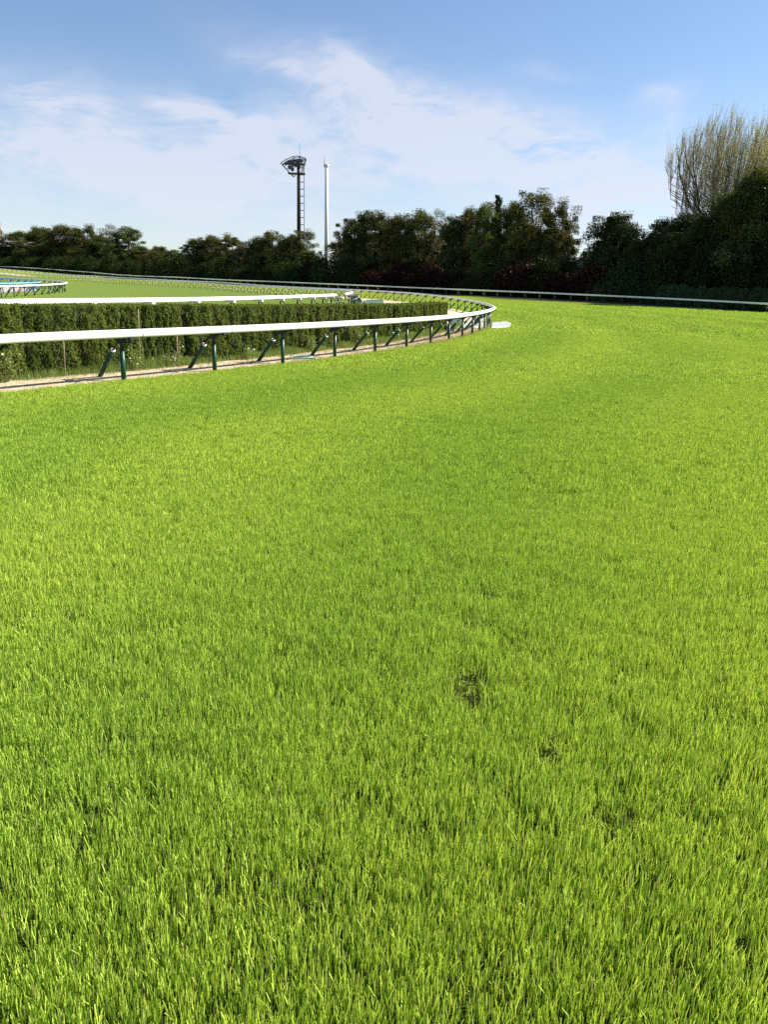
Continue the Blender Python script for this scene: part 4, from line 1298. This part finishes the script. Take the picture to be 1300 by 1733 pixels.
def leafy_plant(px, o, w, h, n, ls, label, seed, flowers=0):
    t = hit_offset(px, o); xy = P1.off(t, o); z = tz(*xy); g = np.random.default_rng(seed)
    root = empty('leafy_plant', (*xy, z)); tag(root, label, 'plant', 'leafy plants along the hedge')
    b = MB(); P = []
    for k in range(max(5, n // 60)):
        a = g.random() * 6.28; r = w * .5 * g.random() ** .6; hh = h * g.uniform(.5, 1)
        e = np.array([math.cos(a) * r, math.sin(a) * r, hh]); b.tube([(e[0] * .2, e[1] * .2, -.02), e * np.array([.6, .6, .6]), e], [.006, .005, .003], 4)
        m_ = n // max(5, n // 60); f = g.uniform(.25, 1, m_)
        P.append(e * np.stack([f ** .6, f ** .6, f], 1) + g.normal(0, .05, (m_, 3)))
    P = np.vstack(P); P[:, 2] = np.maximum(P[:, 2], .02)
    V, F = leaf_quads(P, ls, g, 1.0, None, .6)
    link('leaves', mesh_np('leaves', V, F, M['leaf_weed'], attr={'rnd': g.random(len(P))}), root); link('stem', b.mesh('stem', M['bamboo']), root)
    if flowers:
        Q_ = P[g.choice(len(P), flowers)] + np.array([0, 0, .03]); V, F = leaf_quads(Q_, .05, g, 1.5, None, 1.0); link('flowers', mesh_np('flowers', V, F, M['blossom'], attr={'rnd': g.random(len(Q_))}), root)


leafy_plant(8, 1.12, .75, .75, 900, .062, 'big leafy bush against the hedge at the left edge of the photo', 51)
leafy_plant(-60, 1.1, .7, .7, 600, .06, 'leafy bush against the hedge just past the left edge', 52)
leafy_plant(228, 1.12, .45, .70, 330, .055, 'leafy plant right of the nearest green post', 53, 0)
leafy_plant(288, 1.15, .35, .35, 160, .05, 'small leafy weed with white flowers between the first two green posts', 54, 4)
leafy_plant(418, 1.15, .5, .45, 220, .05, 'low leafy weed right of the second green post', 55, 3)
leafy_plant(528, 1.2, .7, .50, 300, .055, 'low wide weed right of the third green post', 56, 5)
leafy_plant(607, 1.2, .8, .80, 480, .07, 'tall leafy plant against the hedge behind the white rail midway along', 57, 3)
leafy_plant(668, 1.25, .6, .5, 220, .07, 'low leafy plant near the far end of the hedge', 58)
leafy_plant(300, 1.1, .3, .62, 80, .045, 'thin upright weed in front of the hedge stems', 59, 6)

for px, tip, lab in ((238, 1.30, 'bamboo stake standing taller than the white rail against the hedge'), (109, .80, 'bamboo stake left of the nearest green post, behind the rail'), (297, .80, 'bamboo stake in the hedge between the first two green posts')):
    t = hit_offset(px, 1.14); xy = P1.off(t, 1.14); b = MB()
    b.tube([(0, 0, -.1), (.015, 0, tip * .5), (.02, 0, tip)], [.011, .010, .009], 8)
    for k in range(1, 5): b.tube([(.008, 0, tip * k / 5), (.008, 0, tip * k / 5 + .012)], .0125, 8)
    o = link('bamboo_stake', b.mesh('bamboo_stake', M['bamboo'], True), None, (*xy, tz(*xy)), (R(random.uniform(-2, 2)), R(random.uniform(-2, 2)), 0)); tag(o, lab, 'stake', 'bamboo stakes in the hedge')

# thin steel rods by the bend
for px, lab in ((778, 'thin dark steel rod left of the far bend of the near rail'), (795, 'thin dark steel rod closest to the far bend of the near rail')):
    t = rail_frame(px); xy = P1.off(t, -.08); b = MB(); b.tube([(0, 0, -.1), (0, 0, .93)], .018, 6); b.tube([(0, 0, .9), (0, 0, .95)], .035, 6)
    o = link('steel_rod', b.mesh('steel_rod', M['dark_metal'], True), None, (*xy, tz(*xy))); tag(o, lab, 'rod', 'steel rods at the bend')


# ------------------------------------------------------------------ loose things at the bend
def drape(name, corners, material, dz, thick, label, cat, sub=10, kind=None):
    """slab with its outline given by points of the photo on the ground"""
    C = np.array([gpt(*c) for c in corners]); z = terr(C)
    cen = C.mean(0); ring = []
    k = len(C)
    out = []
    for i in range(k):
        a, b_ = C[i], C[(i + 1) % k]
        for j in range(4): out.append(a + (b_ - a) * j / 4 + rng.normal(0, .015, 2))
    out = np.array(out); n = len(out)
    rings = [1.0, .97, .75, .5, .25]
    vs = []
    for ri, f in enumerate(rings):
        q = cen + (out - cen) * f; zz = terr(q) + (dz if ri == 0 else dz + thick) + (rng.normal(0, .006, n) if ri > 1 else 0)
        vs += [(*a, b_) for a, b_ in zip(q, zz)]
    vs.append((*cen, tz(*cen) + dz + thick)); fs = []
    for ri in range(len(rings) - 1):
        for i in range(n): fs.append((ri * n + i, ri * n + (i + 1) % n, (ri + 1) * n + (i + 1) % n, (ri + 1) * n + i))
    for i in range(n): fs.append(((len(rings) - 1) * n + i, (len(rings) - 1) * n + (i + 1) % n, len(vs) - 1))
    o = link(name, mesh_np(name, np.array(vs), fs, material, smooth=False)); tag(o, label, cat)
    return o


drape('white_mat', [(832, 557), (862, 555), (866, 549.5), (861, 546), (832, 548)], M['white_sheet'], .03, .07, 'pale grey white mat lying on the turf at the bend of the near rail', 'mat')
drape('concrete_slab', [(772, 556), (822, 556), (824, 548), (778, 545)], M['concrete'], .03, .05, 'pale concrete slab on the sand inside the bend of the rail', 'slab')
drape('green_tarp', [(765, 551), (781, 551), (786, 541), (768, 541)], M['tarp_green'], .04, .14, 'folded green tarp on the sand right of the hedge end', 'tarp')
drape('rail_panel', [(618, 514.6), (650, 514.2), (648, 511.8), (620, 512.2)], M['tarp_green'], .04, .22, 'flat green panel lying on the sand behind the hedge', 'panel')
cx, cy = gpt(760.5, 561.5); b = MB(); b.box((0, 0, .13), (.19, .16, .11)); b.box((0, 0, .26), (.21, .18, .018)); b.box((0, -.165, .2), (.05, .008, .02))
o = link('storage_box', b.mesh('storage_box', M['box_grey']), None, (cx, cy, tz(cx, cy)), (0, 0, .3)); tag(o, 'small dark grey lidded box on the sand at the end of the hedge', 'box')
cx, cy = gpt(520, 611); b = MB(); pts_ = [(.5 * math.cos(a) * .5 - .02 * a, .28 * math.sin(a) * .5, .03 + .01 * a) for a in np.linspace(0, 9.4, 40)]
b.tube(pts_, .022, 8); o = link('garden_hose', b.mesh('garden_hose', M['hose_cyan'], True), None, (cx, cy, tz(cx, cy) + .02), (0, 0, .4)); tag(o, 'short loop of pale turquoise hose on the sand by the third green post', 'hose')
print('meshes', len(bpy.data.objects))
